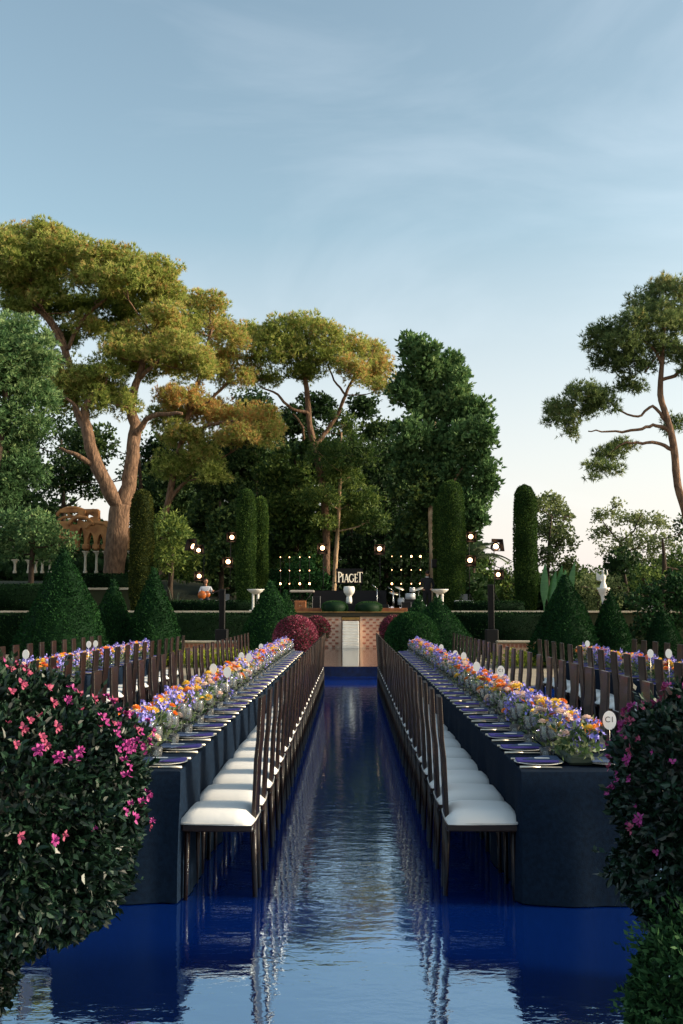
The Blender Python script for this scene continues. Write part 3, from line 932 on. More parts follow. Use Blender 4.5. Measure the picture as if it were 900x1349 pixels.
bushy('dark leafy evergreen behind the ivy-brown column', 56, [(120, 590, 40, 36, .4), (90, 630, 40, 40, .3), (215, 600, 36, 34, .35), (230, 650, 40, 40, .4), (200, 690, 30, 40, .4), (250, 700, 40, 40, .5)], zbase=3.4)
bushy('yellow-green drooping bush left of the light stands', 45, [(222, 700, 30, 26, .7), (215, 735, 26, 26, .75), (245, 730, 22, 30, .6), (205, 715, 18, 26, .6), (235, 755, 24, 18, .45)], 'broad_mid', leaf=(.24, .07), zbase=2.0)
bushy('leafy evergreen with pale flecks behind the left light stands', 48, [(290, 650, 34, 34, .45), (270, 690, 34, 36, .45), (300, 700, 30, 40, .5), (290, 740, 36, 34, .5), (265, 750, 30, 24, .35), (320, 690, 26, 50, .4), (300, 775, 34, 14, .2)], zbase=2)
bushy('tall dark evergreen between the two left pines', 58, [(300, 600, 44, 40, .35), (340, 560, 40, 40, .3), (350, 620, 44, 44, .4), (380, 660, 44, 40, .45), (330, 540, 26, 30, .3), (310, 650, 40, 40, .4)], zbase=3)
bushy('glossy evergreen behind the left bulb frame', 52, [(370, 620, 34, 40, .5), (395, 650, 34, 40, .5), (365, 680, 34, 36, .5), (400, 700, 36, 36, .4), (370, 730, 34, 34, .3), (410, 740, 30, 34, .25), (415, 590, 24, 24, .35)], 'broad_mid', zbase=2)
bushy('rounded weeping shrub behind the left bulb frame', 43.5, [(395, 750, 30, 24, .5), (375, 765, 26, 24, .4), (415, 768, 22, 22, .5), (400, 785, 34, 18, .3)], 'topiary', leaf=(.13, .07), zbase=TZ, cat='shrub', name='weeping_shrub')
bushy('dark layered conifer above the brand sign', 50, [(450, 560, 26, 24, .4), (430, 600, 30, 26, .45), (470, 600, 34, 28, .35), (450, 630, 40, 24, .6), (420, 655, 34, 18, .65), (475, 660, 34, 24, .45), (450, 685, 40, 18, .7), (490, 690, 30, 24, .35), (425, 690, 24, 14, .7)],
      'broad_mid', leaf=(.24, .06), zbase=2, name='layered_conifer', trunk=[[(440, 780, 3), (442, 740, 3), (445, 700, 2.6), (448, 640, 2), (450, 570, 1)]], bark='bark_pale')
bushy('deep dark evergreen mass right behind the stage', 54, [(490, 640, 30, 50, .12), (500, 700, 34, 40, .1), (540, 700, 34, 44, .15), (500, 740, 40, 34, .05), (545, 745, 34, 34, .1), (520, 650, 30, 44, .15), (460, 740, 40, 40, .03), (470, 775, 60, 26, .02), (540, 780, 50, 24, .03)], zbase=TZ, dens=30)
bushy('brown-limbed dark pine behind the conifer', 56, [(500, 570, 30, 22, .45), (480, 540, 24, 22, .3), (515, 600, 26, 26, .35), (390, 560, 34, 34, .2), (420, 540, 30, 30, .2)], zbase=3)
bushy('low leafy shrubs under the dark cypress', 47, [(540, 640, 30, 34, .5), (550, 690, 28, 34, .5), (535, 720, 28, 30, .4), (610, 700, 22, 40, .3), (600, 740, 24, 40, .2)], 'broad_dark', zbase=TZ)
bushy('dark-leaved trees beyond the old pavilion', 62, [(40, 640, 50, 40, .2), (20, 700, 50, 44, .15), (70, 690, 40, 40, .2), (130, 650, 26, 18, .5), (80, 570, 40, 40, .25), (30, 590, 40, 40, .2), (175, 625, 22, 30, .4), (60, 740, 70, 26, .08), (130, 735, 60, 22, .08)], zbase=3.5, dens=20)  # mostly low pad tints, so dark leaves
# far wood closing the view behind the garden trees
lv = Leaves()
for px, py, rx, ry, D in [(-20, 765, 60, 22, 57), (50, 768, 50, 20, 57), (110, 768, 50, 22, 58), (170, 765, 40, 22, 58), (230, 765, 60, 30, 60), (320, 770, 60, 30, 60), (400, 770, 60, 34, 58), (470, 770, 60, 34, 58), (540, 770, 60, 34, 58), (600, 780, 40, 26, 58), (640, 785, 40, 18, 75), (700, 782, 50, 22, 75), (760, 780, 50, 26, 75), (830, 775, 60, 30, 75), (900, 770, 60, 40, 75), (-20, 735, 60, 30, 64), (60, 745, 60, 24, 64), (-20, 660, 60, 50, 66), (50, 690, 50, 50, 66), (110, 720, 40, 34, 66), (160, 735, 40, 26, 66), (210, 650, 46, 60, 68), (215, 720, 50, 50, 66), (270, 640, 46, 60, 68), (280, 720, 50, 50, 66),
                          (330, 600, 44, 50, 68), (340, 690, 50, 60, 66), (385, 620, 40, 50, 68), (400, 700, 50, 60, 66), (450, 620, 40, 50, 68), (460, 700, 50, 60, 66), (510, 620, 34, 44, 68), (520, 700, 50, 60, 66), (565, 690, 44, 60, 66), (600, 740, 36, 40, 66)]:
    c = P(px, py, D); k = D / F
    clump_blob(lv, c, (rx * k, 2.2, ry * k), 3400, 50, .8, .42, .30, tint0=.22, tvar=.22, up=.2)  # low tint keeps these leaves dark
tag(lv.build('far_wood', M['broad_dark']), 'dark evergreen wood closing the view behind the stage and the garden trees', 'wood', kind='stuff')
# left foreground leafy trees
bushy('soft green feathery tree at the left edge', 30, [(15, 440, 36, 26, .6), (40, 470, 36, 34, .6), (15, 500, 44, 36, .55), (45, 520, 34, 30, .5), (20, 560, 44, 36, .5), (5, 600, 40, 36, .4), (30, 625, 30, 26, .35), (10, 650, 30, 26, .3), (-30, 480, 50, 60, .5), (-30, 590, 50, 70, .4)],
      'broad_blue', leaf=(.16, .05), dens=150, per=3, fat=1.15, zbase=0, dspread=1.0, trunk=[[(-25, 800, 7), (-18, 700, 6), (-5, 620, 5), (5, 540, 4), (12, 470, 2)]], name='pepper_tree', group=None)
bushy('glossy green shrub tree hiding the pavilion on the left', 41, [(20, 690, 34, 24, .5), (55, 700, 34, 26, .55), (80, 715, 24, 26, .5), (30, 725, 44, 22, .45), (70, 735, 26, 14, .4), (-10, 710, 40, 36, .45), (45, 680, 14, 16, .7)],
      'broad_blue', leaf=(.15, .09), dens=46, per=2, zbase=TZ, dspread=.8, name='laurel_tree', group=None)
# right background
def airy(label, D, pads, m, trunk, **k):
    return bushy(label, D, pads, m, trunk=trunk, group='pale trees behind the right garden', **k)
airy('loose pale tree right of the lone column cypress', 55, [(715, 665, 16, 14, .5), (738, 675, 18, 20, .5), (722, 700, 24, 26, .35), (742, 715, 18, 24, .3), (712, 735, 20, 22, .2), (750, 745, 16, 14, .2), (728, 655, 12, 8, .6)], 'broad_pale',
     [[(722, 765, 2.2), (723, 720, 1.8), (727, 680, 1)], [(723, 720, 1.2), (738, 695, .8), (745, 680, .5)]], dens=55, per=2, leaf=(.16, .11), fat=1.1, zbase=1.5)
airy('thin feathery pale tree behind the right shrubs', 52, [(800, 680, 22, 10, .6), (830, 685, 26, 12, .6), (860, 690, 24, 14, .6), (795, 705, 20, 14, .5), (840, 715, 30, 16, .5), (875, 715, 20, 18, .5), (810, 730, 24, 16, .4), (855, 740, 30, 18, .3), (815, 665, 10, 6, .7)], 'broad_pale',
     [[(820, 790, 2.6), (819, 740, 2.2), (817, 712, 2)], [(817, 714, 1.4), (800, 695, .9), (790, 680, .5)], [(817, 714, 1.4), (835, 700, 1), (845, 675, .5)], [(818, 730, 1.4), (855, 712, .9), (870, 690, .5)]], dens=38, per=2, leaf=(.15, .08), fat=1.15, zbase=1.5)
bushy('dark pointed shrub behind the white statue', 44, [(820, 745, 22, 24, .2), (815, 775, 20, 24, .1), (835, 770, 22, 26, .15), (825, 800, 30, 20, .05)], 'broad_dark', zbase=TZ, group=None, name='dark_shrub', cat='shrub')
bushy('olive shrub left of the white statue', 40, [(775, 775, 24, 22, .6), (795, 800, 26, 26, .5), (768, 805, 20, 26, .45), (812, 775, 16, 18, .6), (790, 765, 16, 10, .7)], 'broad_pale', leaf=(.11, .05), dens=60, zbase=TZ, group=None, name='olive_shrub', cat='shrub', dspread=.8)
bushy('broad dark laurel filling the right edge', 34, [(850, 790, 26, 22, .45), (880, 785, 30, 24, .45), (865, 820, 40, 30, .35), (845, 835, 30, 24, .3), (905, 810, 30, 50, .35), (895, 770, 26, 22, .5)], 'boxleaf', leaf=(.14, .08), dens=55, zbase=0, group=None, name='laurel_shrub', cat='shrub', dspread=.8)
bushy('yellow-green leafy shrub above the dark laurel', 40, [(850, 760, 22, 18, .6), (875, 750, 22, 20, .5), (900, 740, 24, 30, .5), (838, 780, 14, 14, .6), (905, 700, 20, 30, .2)], 'broad_mid', leaf=(.14, .09), dens=40, zbase=TZ, group=None, name='leafy_shrub', cat='shrub', dspread=.8)
bushy('far greenery between the cypress columns', 62, [(650, 765, 22, 14, .4), (635, 755, 18, 20, .45), (668, 758, 16, 16, .4), (650, 785, 40, 14, .35), (665, 778, 12, 10, .8), (618, 770, 20, 26, .3), (700, 770, 60, 16, .3), (760, 762, 50, 18, .3), (640, 740, 14, 12, .5)], 'broad_mid', zbase=1.5, dens=24, group=None, name='far_shrubbery')

# banana plant
bt = thing('banana_plant', 'banana plant with tall upright green leaves beside the cone topiary', 'plant', P(730, 806, 39))
bt.location.z = TZ
M['banana'] = mat('banana_leaf', G('3f6a38'), .45, noise=G('5c8648'), nscale=3, stretch=(1, 1, 6))
for px, yt, lean, w in ((716, 742, -2, 5), (724, 752, 3, 5), (733, 745, 0, 6), (741, 750, 4, 5), (748, 740, 6, 4.5), (728, 768, -5, 5), (755, 765, 8, 4)):
    tp = P(px + lean, yt, 39 + random.uniform(-.5, .5)); bb = P(px - lean * .5, 806, 39); bb[2] = TZ
    ax = tp - bb; H = np.linalg.norm(ax)
    ang = random.uniform(-.9, .9)
    side = np.array((math.cos(ang), math.sin(ang), 0)); nn = np.array((-math.sin(ang), math.cos(ang), 0))
    vs, fs = [], []
    K = 9
    for i in range(K + 1):
        f = i / K
        ww = (w / F * 39) * (math.sin(PI * min(1, max(0, (f - .18) / .82)) ** .8) if f > .18 else .06) + .02
        cpt = bb + ax * f + nn * .35 * f * f
        vs += [cpt - side * ww + nn * ww * .35, cpt, cpt + side * ww + nn * ww * .35]
    for i in range(K):
        fs += [(i * 3, i * 3 + 1, i * 3 + 4, i * 3 + 3), (i * 3 + 1, i * 3 + 2, i * 3 + 5, i * 3 + 4)]
    MB(bt.location).add(vs, fs, smooth=True).build('leaf', M['banana'], bt)

def spiky(name, label, cat, base, n, L, w, col, arch=.5, spreadv=1.0):
    t = thing(name, label, cat, base)
    m = mat(name + '_blade', col, .5)
    for i in range(n):
        a = 2 * PI * i / n + random.uniform(-.2, .2)
        e = random.uniform(.25, 1.25)
        l = L * random.uniform(.75, 1.1)
        d = np.array((math.cos(a) * math.cos(e), math.sin(a) * math.cos(e), math.sin(e)))
        sd = np.array((-math.sin(a), math.cos(a), 0))
        vs, fs = [], []
        for j in range(6):
            f = j / 5
            p = d * l * f * spreadv + np.array((0, 0, -arch * l * f * f))
            ww = w * (1 - f) + .004
            vs += [p - sd * ww, p + sd * ww]
        for j in range(5): fs.append((j * 2, j * 2 + 1, j * 2 + 3, j * 2 + 2))
        MB().add(vs, fs).build('blade', m, t)
    return t
p0 = P(231, 796, 41)
spiky('yucca_plant', 'spiky grey-green yucca on the terrace beside the musicians', 'plant', (p0[0], 41, TZ), 26, 1.45, .035, G('5d6248'), .25)
pt = thing('palm_tree', 'distant palm with arching fronds behind the light stands', 'palm tree', (P(624, 790, 58)[0], 58, 1.5))
c = P(622, 735, 58)
MB(pt.location).tube([(pt.location.x, 58, 1.4), c], [.22, .16], 8).build('trunk', M['bark_dark'], pt)
M['palm'] = mat('palm_frond', G('56663e'), .5)
for k in range(13):
    a = 2 * PI * k / 13 + .2
    e = random.uniform(.35, 1.1)
    mb = MB(pt.location)
    L = 2.6
    spine = []
    for j in range(9):
        f = j / 8
        spine.append(c + np.array((math.cos(a) * math.cos(e) * L * f, math.sin(a) * math.cos(e) * L * f, math.sin(e) * L * f - 1.3 * f * f)))
    mb.tube(spine, .02, 4)
    sd = np.array((-math.sin(a), math.cos(a), 0))
    for j in range(1, 8):
        for q in (0, .33, .66):
            p = spine[j] * (1 - q) + spine[min(j + 1, 8)] * q
            for s in (-1, 1):
                tip = p + sd * s * .45 + np.array((0, 0, -.18)) + (spine[8] - spine[0]) * .10
                mb.add([p, p + np.array((0, 0, .07)), tip], [(0, 1, 2)])
    mb.build('frond', M['palm'], pt)

# ------------------------------------------------------------------ pavilion
PD = 50.0
zc = P(100, 755, PD)[2]
pav = thing('stone_pavilion', 'ruined ochre gothic arcade on white columns behind the big pine trunk', 'pavilion', (P(125, 755, PD)[0], PD, zc))
po = np.array(pav.location)
M['ochre_stone'] = mat('weathered_ochre_stone', G('c8925c'), .9, noise=G('7e4e30'), nscale=1.6, bump=.7, bscale=5)
sc_ = PD / F
for px in (20, 38, 47.5, 56, 66, 112.5, 127.3, 139, 152, 171.7):
    x = P(px, 740, PD)[0]
    zt = P(px, 727 if px > 100 else 738, PD)[2]
    q = MB(po)
    q.lathe([(.10, zc), (.10, zc + .08), (.065, zc + .14), (.058, zt - .25), (.06, zt - .18)], (x, PD, 0), 10)
    q.lathe([(.06, zt - .20), (.09, zt - .12), (.14, zt - .02)], (x, PD, 0), 10)
    q.box((x, PD, zt + .01), (.30, .30, .06))
    q.build('column', M['stone'], pav)
def arch_strip(mb, xa, xb, zspring, zap, ztopf, y, dep):
    """filled wall over a pointed opening between xa and xb"""
    K = 10
    vs, fs = [], []
    for i in range(K + 1):
        f = i / K
        x = xa + (xb - xa) * f
        u = abs(2 * f - 1)
        za = zspring + (zap - zspring) * math.sqrt(max(0, 1 - u ** 1.7))
        zt = ztopf(x)
        for yy in (y - dep / 2, y + dep / 2):
            vs += [(x, yy, za), (x, yy, zt)]
    for i in range(K):
        a = i * 4; c_ = a + 4
        fs += [(a, c_, c_ + 1, a + 1), (a + 2, a + 3, c_ + 3, c_ + 2), (a, a + 2, c_ + 2, c_), (a + 1, c_ + 1, c_ + 3, a + 3)]
    mb.add(vs, fs)
X = lambda px: P(px, 720, PD)[0]
Z = lambda py: P(120, py, PD)[2]
def topf(x):
    px = x / PD * F + 462
    return Z(690 + 3.0 * math.sin(px * .35) + (8 if px > 145 else 0) - 6 * math.exp(-((px - 118) / 14) ** 2))
for xa, xb, ys_, ya in ((103, 113, 727, 695), (115.5, 126, 727, 702), (129, 138, 727, 704), (141, 151, 727, 706), (154, 170, 727, 704)):
    q = MB(po); arch_strip(q, X(xa), X(xb), Z(ys_) + .05, Z(ya), topf, PD, .5)
    q.build('arch', M['ochre_stone'], pav)
for xa, xb in ((93, 103), (113, 115.5), (126, 129), (138, 141), (151, 154), (170, 177)):
    q = MB(po)
    x0, x1 = X(xa), X(xb)
    zb = Z(719 if xa < 100 else 724)
    q.box(((x0 + x1) / 2, PD, (zb + topf((x0 + x1) / 2)) / 2), (x1 - x0, .52, topf((x0 + x1) / 2) - zb))
    q.bbox(((x0 + x1) / 2, PD - .02, zb + .14), (max(x1 - x0, .34), .5, .30), .06)
    q.build('pier', M['ochre_stone'], pav)
q = MB(po)
def arc(cx, cy, rx, ry, a0, a1, w=.11, K=12, dy=0.0):
    q.tube([(P(cx + rx * math.cos(a0 + (a1 - a0) * i / K), 700, PD)[0], PD + dy, Z(cy - ry * math.sin(a0 + (a1 - a0) * i / K))) for i in range(K + 1)], w, 6, jitter=.2)
arc(108, 694, 16, 12, .1, PI - .1, .10, dy=-.25); arc(95, 680, 20, 11, .3, PI, .09); arc(113, 683, 13, 8, 0, PI - .3, .10)
arc(122, 684, 8, 12, 0, PI, .08); arc(88, 690, 12, 9, .2, PI, .08); arc(98, 676, 8, 5, PI, 2 * PI, .08); arc(130, 697, 14, 8, .2, PI, .09, dy=-.25)
q.build('tracery', M['ochre_stone'], pav)
q = MB(po); q.box(((X(78) + X(128)) / 2, PD + .1, Z(673)), (X(128) - X(78), .4, .18)); q.box((X(127), PD, Z(682)), (.22, .45, .75)); q.box((X(86), PD, Z(700)), (.6, .4, 1.0)); q.box((X(108), PD, Z(679)), (.35, .4, .45))
q.build('upper_wall', M['ochre_stone'], pav)

# ------------------------------------------------------------------ urn, fountains, statue
c = P(460, 798, 37.2)
ur = thing('stone_urn', 'cream stone urn on a black plinth in the middle of the ledge', 'urn', (c[0], 37.2, 1.54))
def zz(py, D=37.2): return P(460, py, D)[2] - 1.54
MB().bbox((0, 0, zz(795) / 2), (.29, .29, zz(795)), .01).build('plinth', M['black'], ur)
MB().lathe([(.01, zz(795)), (.10, zz(795)), (.115, zz(792)), (.10, zz(787)), (.085, zz(785)), (.14, zz(783.5)), (.20, zz(780)), (.215, zz(776)), (.19, zz(773)), (.175, zz(772.5)), (.165, zz(773.5)), (.01, zz(775))], (0, 0, 0), 20).build('bowl', M['whitestone'], ur)
for px, lab in ((579.5, 'white fountain bowl on twin columns in front of the man in black'), (337, 'white fountain bowl at the foot of the left column cypresses')):
    D = 38.2
    c = P(px, 779, D)
    t = thing('fountain_bowl', lab, 'fountain', (c[0], D, TZ))
    h = c[2] - TZ
    MB().lathe([(.01, h - .12), (.10, h - .11), (.24, h - .03), (.33, h + .05), (.335, h + .08), (.31, h + .08), (.2, h + .02), (.01, h)], (0, 0, 0), 20).build('bowl', M['whitestone'], t)
    for s in (-1, 1):
        MB().lathe([(.05, 0), (.05, h - .1)], (s * .09, 0, 0), 10).build('column', M['whitestone'], t)
    MB().box((0, 0, .05), (.45, .35, .1)).build('foot', M['whitestone'], t)
D = 36.0
c = P(795, 775, D)
st = thing('marble_statue', 'small white winged statue on a slender tapering pedestal', 'statue', (c[0], D, 0))
zt = c[2]
MB().lathe([(.12, 0), (.055, .9), (.06, zt - .55), (.10, zt - .30), (.17, zt - .14), (.19, zt - .12), (.20, zt - .06), (.23, zt - .02), (.23, zt + .02), (.05, zt + .02)], (0, 0, 0), 16).build('pedestal', M['whitestone'], st)
q = MB()
q.lathe([(.13, zt + .02), (.12, zt + .10), (.07, zt + .22), (.09, zt + .32), (.11, zt + .42), (.06, zt + .50), (.035, zt + .53)], (0, 0, 0), 12)
q.ball((0.0, 0, zt + .59), (.05, .055, .065))
q.tube([(.06, 0, zt + .42), (.15, -.05, zt + .50), (.12, -.06, zt + .66)], [.03, .025, .02], 6)
q.tube([(-.06, 0, zt + .42), (-.14, -.05, zt + .36), (-.10, -.1, zt + .28)], [.03, .025, .02], 6)
q.add([(-.05, .05, zt + .45), (-.22, .10, zt + .60), (-.20, .12, zt + .30), (-.06, .06, zt + .25), (-.05, .08, zt + .45), (-.22, .13, zt + .60), (-.20, .15, zt + .30), (-.06, .09, zt + .25)],
      [(0, 1, 2, 3), (7, 6, 5, 4), (0, 4, 5, 1), (1, 5, 6, 2), (2, 6, 7, 3)])
q.build('figure', M['whitestone'], st)

# ------------------------------------------------------------------ backdrop and sign
D = 42.0
a = P(443, 749, D); c = P(478, 749, D)
bd = thing('backdrop_panel', 'small matt black panel on dark legs carrying the cream brand letters behind the urn', 'backdrop', ((a[0] + c[0]) / 2, D, TZ))
MB().box((0, 0, a[2] - TZ - .32), (c[0] - a[0], .06, .64)).build('panel', M['blackcloth'], bd)
for s in (-1, 1): MB().box((s * (c[0] - a[0]) * .42, .05, (a[2] - TZ) / 2), (.05, .05, a[2] - TZ)).build('leg', M['blackcloth'], bd)
for s in (-1, 1):
    MB().box((s * (c[0] - a[0]) * .45, .35, .5), (.05, .7, .05), Matrix.Rotation(R(50) * 1, 3, 'X')).build('brace', M['black'], bd)
lo = thing('low_black_screen', 'long low black draped screen running behind the urn', 'screen', (P(461, 800, 40)[0], 40, TZ))
w = P(509, 778, 40)[0] - P(413, 778, 40)[0]
MB().box((0, 0, (P(435, 778, 40)[2] - TZ) / 2), (w, .06, P(435, 778, 40)[2] - TZ)).build('drape', M['blackcloth'], lo)
sg = thing('sign_letters', 'raised cream serif brand letters on the black backdrop above the urn', 'sign', (P(460, 767, D)[0], D - .06, P(460, 767, D)[2]))
M['letter'] = mat('glowing_cream_letter', (.80, .70, .52), .5, emit=(1, .85, .62), estr=.25)  # faint glow put into the cream colour
# P I A G E T built as strokes: letter box height 1 for first and last letter, .78 for the small caps
U = (P(460, 753.5, D)[2] - P(460, 767, D)[2])
def letter(ch, x, w, h):
    q = MB()
    def st_(x0, z0, x1, z1, t=.10, s=1):
        d = np.array((x1 - x0, z1 - z0)); L = np.hypot(*d) + 1e-9; n = np.array((-d[1], d[0])) / L * t / 2
        p = [(x0 + n[0], z0 + n[1]), (x0 - n[0], z0 - n[1]), (x1 - n[0], z1 - n[1]), (x1 + n[0], z1 + n[1])]
        vs = [(px * U, yy, pz * U) for yy in (0, .05) for px, pz in p]
        q.add(vs, [(0, 1, 2, 3), (7, 6, 5, 4), (0, 4, 5, 1), (1, 5, 6, 2), (2, 6, 7, 3), (3, 7, 4, 0)])
    def serif(cx, z, ww=.20): st_(cx - ww / 2, z, cx + ww / 2, z, .035)
    def curve(cx, cz, rx, rz, a0, a1, t0, t1, K=10):
        for i in range(K):
            u0 = a0 + (a1 - a0) * i / K; u1 = a0 + (a1 - a0) * (i + 1) / K
            tm = t0 + (t1 - t0) * math.sin(PI * (i + .5) / K)
            st_(cx + rx * math.cos(u0), cz + rz * math.sin(u0), cx + rx * math.cos(u1) * 1.0, cz + rz * math.sin(u1), tm)
    T = .125
    if ch == 'P':
        st_(.12, 0, .12, h, T); serif(.12, .018, .26); serif(.07, h - .018, .16)
        curve(.14, h * .73, .32, h * .25, PI / 2, -PI / 2, .04, .15)
    elif ch == 'I':
        st_(.10, 0, .10, h, T); serif(.10, .018, .24); serif(.10, h - .018, .24)
    elif ch == 'A':
        st_(.04, 0, .26, h, .05); st_(.26, h, .48, 0, T + .02); st_(.13, h * .33, .40, h * .33, .04); serif(.04, .018, .18); serif(.49, .018, .22)
    elif ch == 'G':
        curve(.32, h / 2, .28, h * .48, .9, 2 * PI - .75, .045, .14, 14); st_(.53, .10, .53, h * .42, .11); serif(.53, h * .42, .20); st_(.51, h * .98, .51, h * .74, .04)
    elif ch == 'E':
        st_(.12, 0, .12, h, T); st_(.02, .018, .42, .018, .04); st_(.02, h - .018, .40, h - .018, .04); st_(.12, h * .52, .34, h * .52, .04)
        st_(.41, 0, .41, h * .22, .04); st_(.39, h, .39, h * .80, .04); st_(.33, h * .62, .33, h * .42, .035)
    elif ch == 'T':
        st_(.28, 0, .28, h, T); serif(.28, .018, .28); st_(.0, h - .02, .58, h - .02, .045); st_(.02, h, .0, h * .82, .04); st_(.56, h, .58, h * .82, .04)
    q.build('letter', M['letter'], sg, loc=(x * U * .84, 0, 0), scale=(.84, 1, 1))
tot = 2.62
x = -tot / 2
for ch, w, h in (('P', .48, 1.0), ('I', .26, .80), ('A', .54, .80), ('G', .62, .80), ('E', .40, .80), ('T', .56, 1.0)):
    letter(ch, x, w, h if ch != 'T' else .98)
    x += w

# ------------------------------------------------------------------ light stands, bulb frames, loudspeakers
def par_head(parent, c, aim, sz=.30, open_=1.0):
    """square barn-door lamp head with a glowing lens"""
    d = Vector(aim).normalized()
    rot = d.to_track_quat('-Y', 'Z').to_matrix()
    q = MB()
    s = sz / 2
    q.lathe([(s * .35, -s * 1.1), (s * .8, -s * .9), (s * .9, 0)], (0, 0, 0), 10, axis='Y')
    qq = MB()
    for v, f in ((q.v, q.f),):
        qq.add([np.array(c) + np.array(rot @ Vector((v_[0], -v_[1] * -1, v_[2]))) for v_ in v], f, True)
    h = qq.build('lamp_housing', M['black'], parent)
    for ax, sg_ in (('X', 1), ('X', -1), ('Z', 1), ('Z', -1)):
        b = MB()
        a = s * .82; o_ = s * 1.22; L = s * .95
        if ax == 'Z': pts = [(-a, 0, sg_ * a), (a, 0, sg_ * a), (o_, -L, sg_ * o_), (-o_, -L, sg_ * o_)]
        else: pts = [(sg_ * a, 0, -a), (sg_ * a, 0, a), (sg_ * o_, -L, o_), (sg_ * o_, -L, -o_)]
        th = .012
        n_ = np.array((0, 0, sg_ * th)) if ax == 'Z' else np.array((sg_ * th, 0, 0))
        w1 = [np.array(c) + np.array(rot @ Vector(p)) for p in pts]
        w2 = [np.array(c) + np.array(rot @ Vector(tuple(np.array(p) + n_))) for p in pts]
        b.add(w1 + w2, [(0, 1, 2, 3), (7, 6, 5, 4), (0, 4, 5, 1), (1, 5, 6, 2), (2, 6, 7, 3), (3, 7, 4, 0)])
        b.build('barn_door', M['black'], h)
    b = MB()
    ring = [np.array(c) + np.array(rot @ Vector((s * .55 * math.cos(2 * PI * k / 14), -.01, s * .55 * math.sin(2 * PI * k / 14)))) for k in range(14)]
    b.add(ring, [tuple(range(14))]); b.build('lens', M['lamp'], h)

def light_stand(label, px, D, heads, ypole=None, group='light stands on the terrace'):
    base = P(px, 800, D); base[2] = TZ
    t = thing('light_stand', label, 'stage light', base, group=group)
    top = min(h[1] for h in heads)
    zt = P(px, top, D)[2] - TZ
    MB().tube([(0, 0, .25), (0, 0, zt)], .018, 6).build('pole', M['black'], t)
    for k in range(3):
        a = 2 * PI * k / 3 + .3
        MB().tube([(0, 0, .75), (.42 * math.cos(a), .42 * math.sin(a), 0)], .014, 5).build('leg', M['black'], t)
    for hx, hy, aim, sz in heads:
        c = P(hx, hy, D) - base
        c[1] = -.08
        MB().tube([(0, 0, c[2] - .05), (c[0], -.02, c[2] - .02), c], .014, 5).build('arm', M['black'], t)
        par_head(t, c, aim, sz)
    return t
light_stand('light stand with two tilted lamps high up beside the seated musician', 268, 40, [(255, 720, (-.75, -1, .45), .40), (262, 725, (.3, -1, .25), .30), (263, 759, (0, -1, -.12), .30)])
light_stand('light stand with two lamps in front of the left column cypress', 303, 40.5, [(306, 708, (0, -1, -.05), .32), (301, 740, (0, -1, -.25), .34)])
light_stand('single-lamp stand left of the palm-like trunk', 426, 41, [(425, 722, (0, -1, -.3), .34)])
light_stand('single-lamp stand at the left side of the right bulb frame', 501, 40, [(500, 723, (0, -1, -.3), .34)])
light_stand('two-lamp stand right behind the wide column cypress', 619, 41, [(620, 707, (0, -1, -.2), .34), (619, 738, (0, -1, -.25), .36)])
light_stand('two-lamp stand nearest the lone column cypress, upper lamp tilted', 652, 39.5, [(653, 720, (.35, -1, .25), .40), (656, 757, (.1, -1, 0), .30)])

def bulb_frame(label, xs, ys, D, hot):
    base = P(sum(xs) / len(xs), 800, D); base[2] = TZ
    t = thing('bulb_frame', label, 'bulb rig', base, group='bulb rigs on the stage')
    zt = P(xs[0], ys[0], D)[2]
    for px in xs:
        x = P(px, 760, D)[0] - base[0]
        MB().tube([(x, .05, 0), (x, .05, zt - TZ + .05)], .010, 5).build('pole', M['black'], t)
    x0 = P(xs[0], 760, D)[0] - base[0]; x1 = P(xs[-1], 760, D)[0] - base[0]
    MB().tube([(x0, .05, .05), (x1, .05, .05)], .012, 5).build('base_rail', M['black'], t)
    for j, py in enumerate(ys):
        for i, px in enumerate(xs):
            c = P(px, py, D) - base; c[1] = 0
            h = (i, j) in hot
            r = random.uniform(.015, .021) if not h else .034
            q = MB(); q.ball(c, (r, r, r * 1.2), 8, 6)
            b_ = q.build('bulb', M['bulb_hot'] if h else M['bulb'], t)
            MB().tube([c + np.array((0, 0, -.035)), c + np.array((0, 0, -.09))], .022, 6).build('socket', M['black'], b_)
bulb_frame('left grid of twelve warm bulbs above the wooden cabinet', [369.5, 381.4, 395, 407.8], [734, 751.6, 769], 39.5, {(0, 2), (2, 2), (3, 2)})
bulb_frame('right grid of twelve warm bulbs above the drum kit', [516.4, 528.6, 542, 554], [733, 750.8, 769], 40.5, {(2, 0), (3, 0), (0, 2), (3, 2)})

for px, xb, lab in ((292, 291, 'slim black column loudspeaker on its bass box, left garden'), (648, 648, 'slim black column loudspeaker on its bass box, right garden')):
    D = 33
    base = P(px, 862, D)
    b0 = P(px, 829, D)[2]
    t = thing('column_speaker', lab, 'loudspeaker', (base[0], D, 0), group='column loudspeakers')
    MB().bbox((0, 0, b0 / 2), (.40, .42, b0), .02).build('bass_box', M['black'], t)
    zt = P(px, 776 if px < 400 else 770, D)[2]
    MB().bbox((0, .03, (b0 + zt) / 2), (.19, .16, zt - b0), .015).build('speaker_column', M['black'], t)
    MB().box((0, -.056, (b0 + zt) / 2), (.15, .012, zt - b0 - .1)).build('grille', mat('speaker_grille', (.01, .01, .011), .9, .1, bump=.3, bscale=200), t)
    MB().tube([(.09, .09, b0), (.09, .09, zt)], .012, 6).build('cable', M['silver'] if px > 400 else M['black'], t)

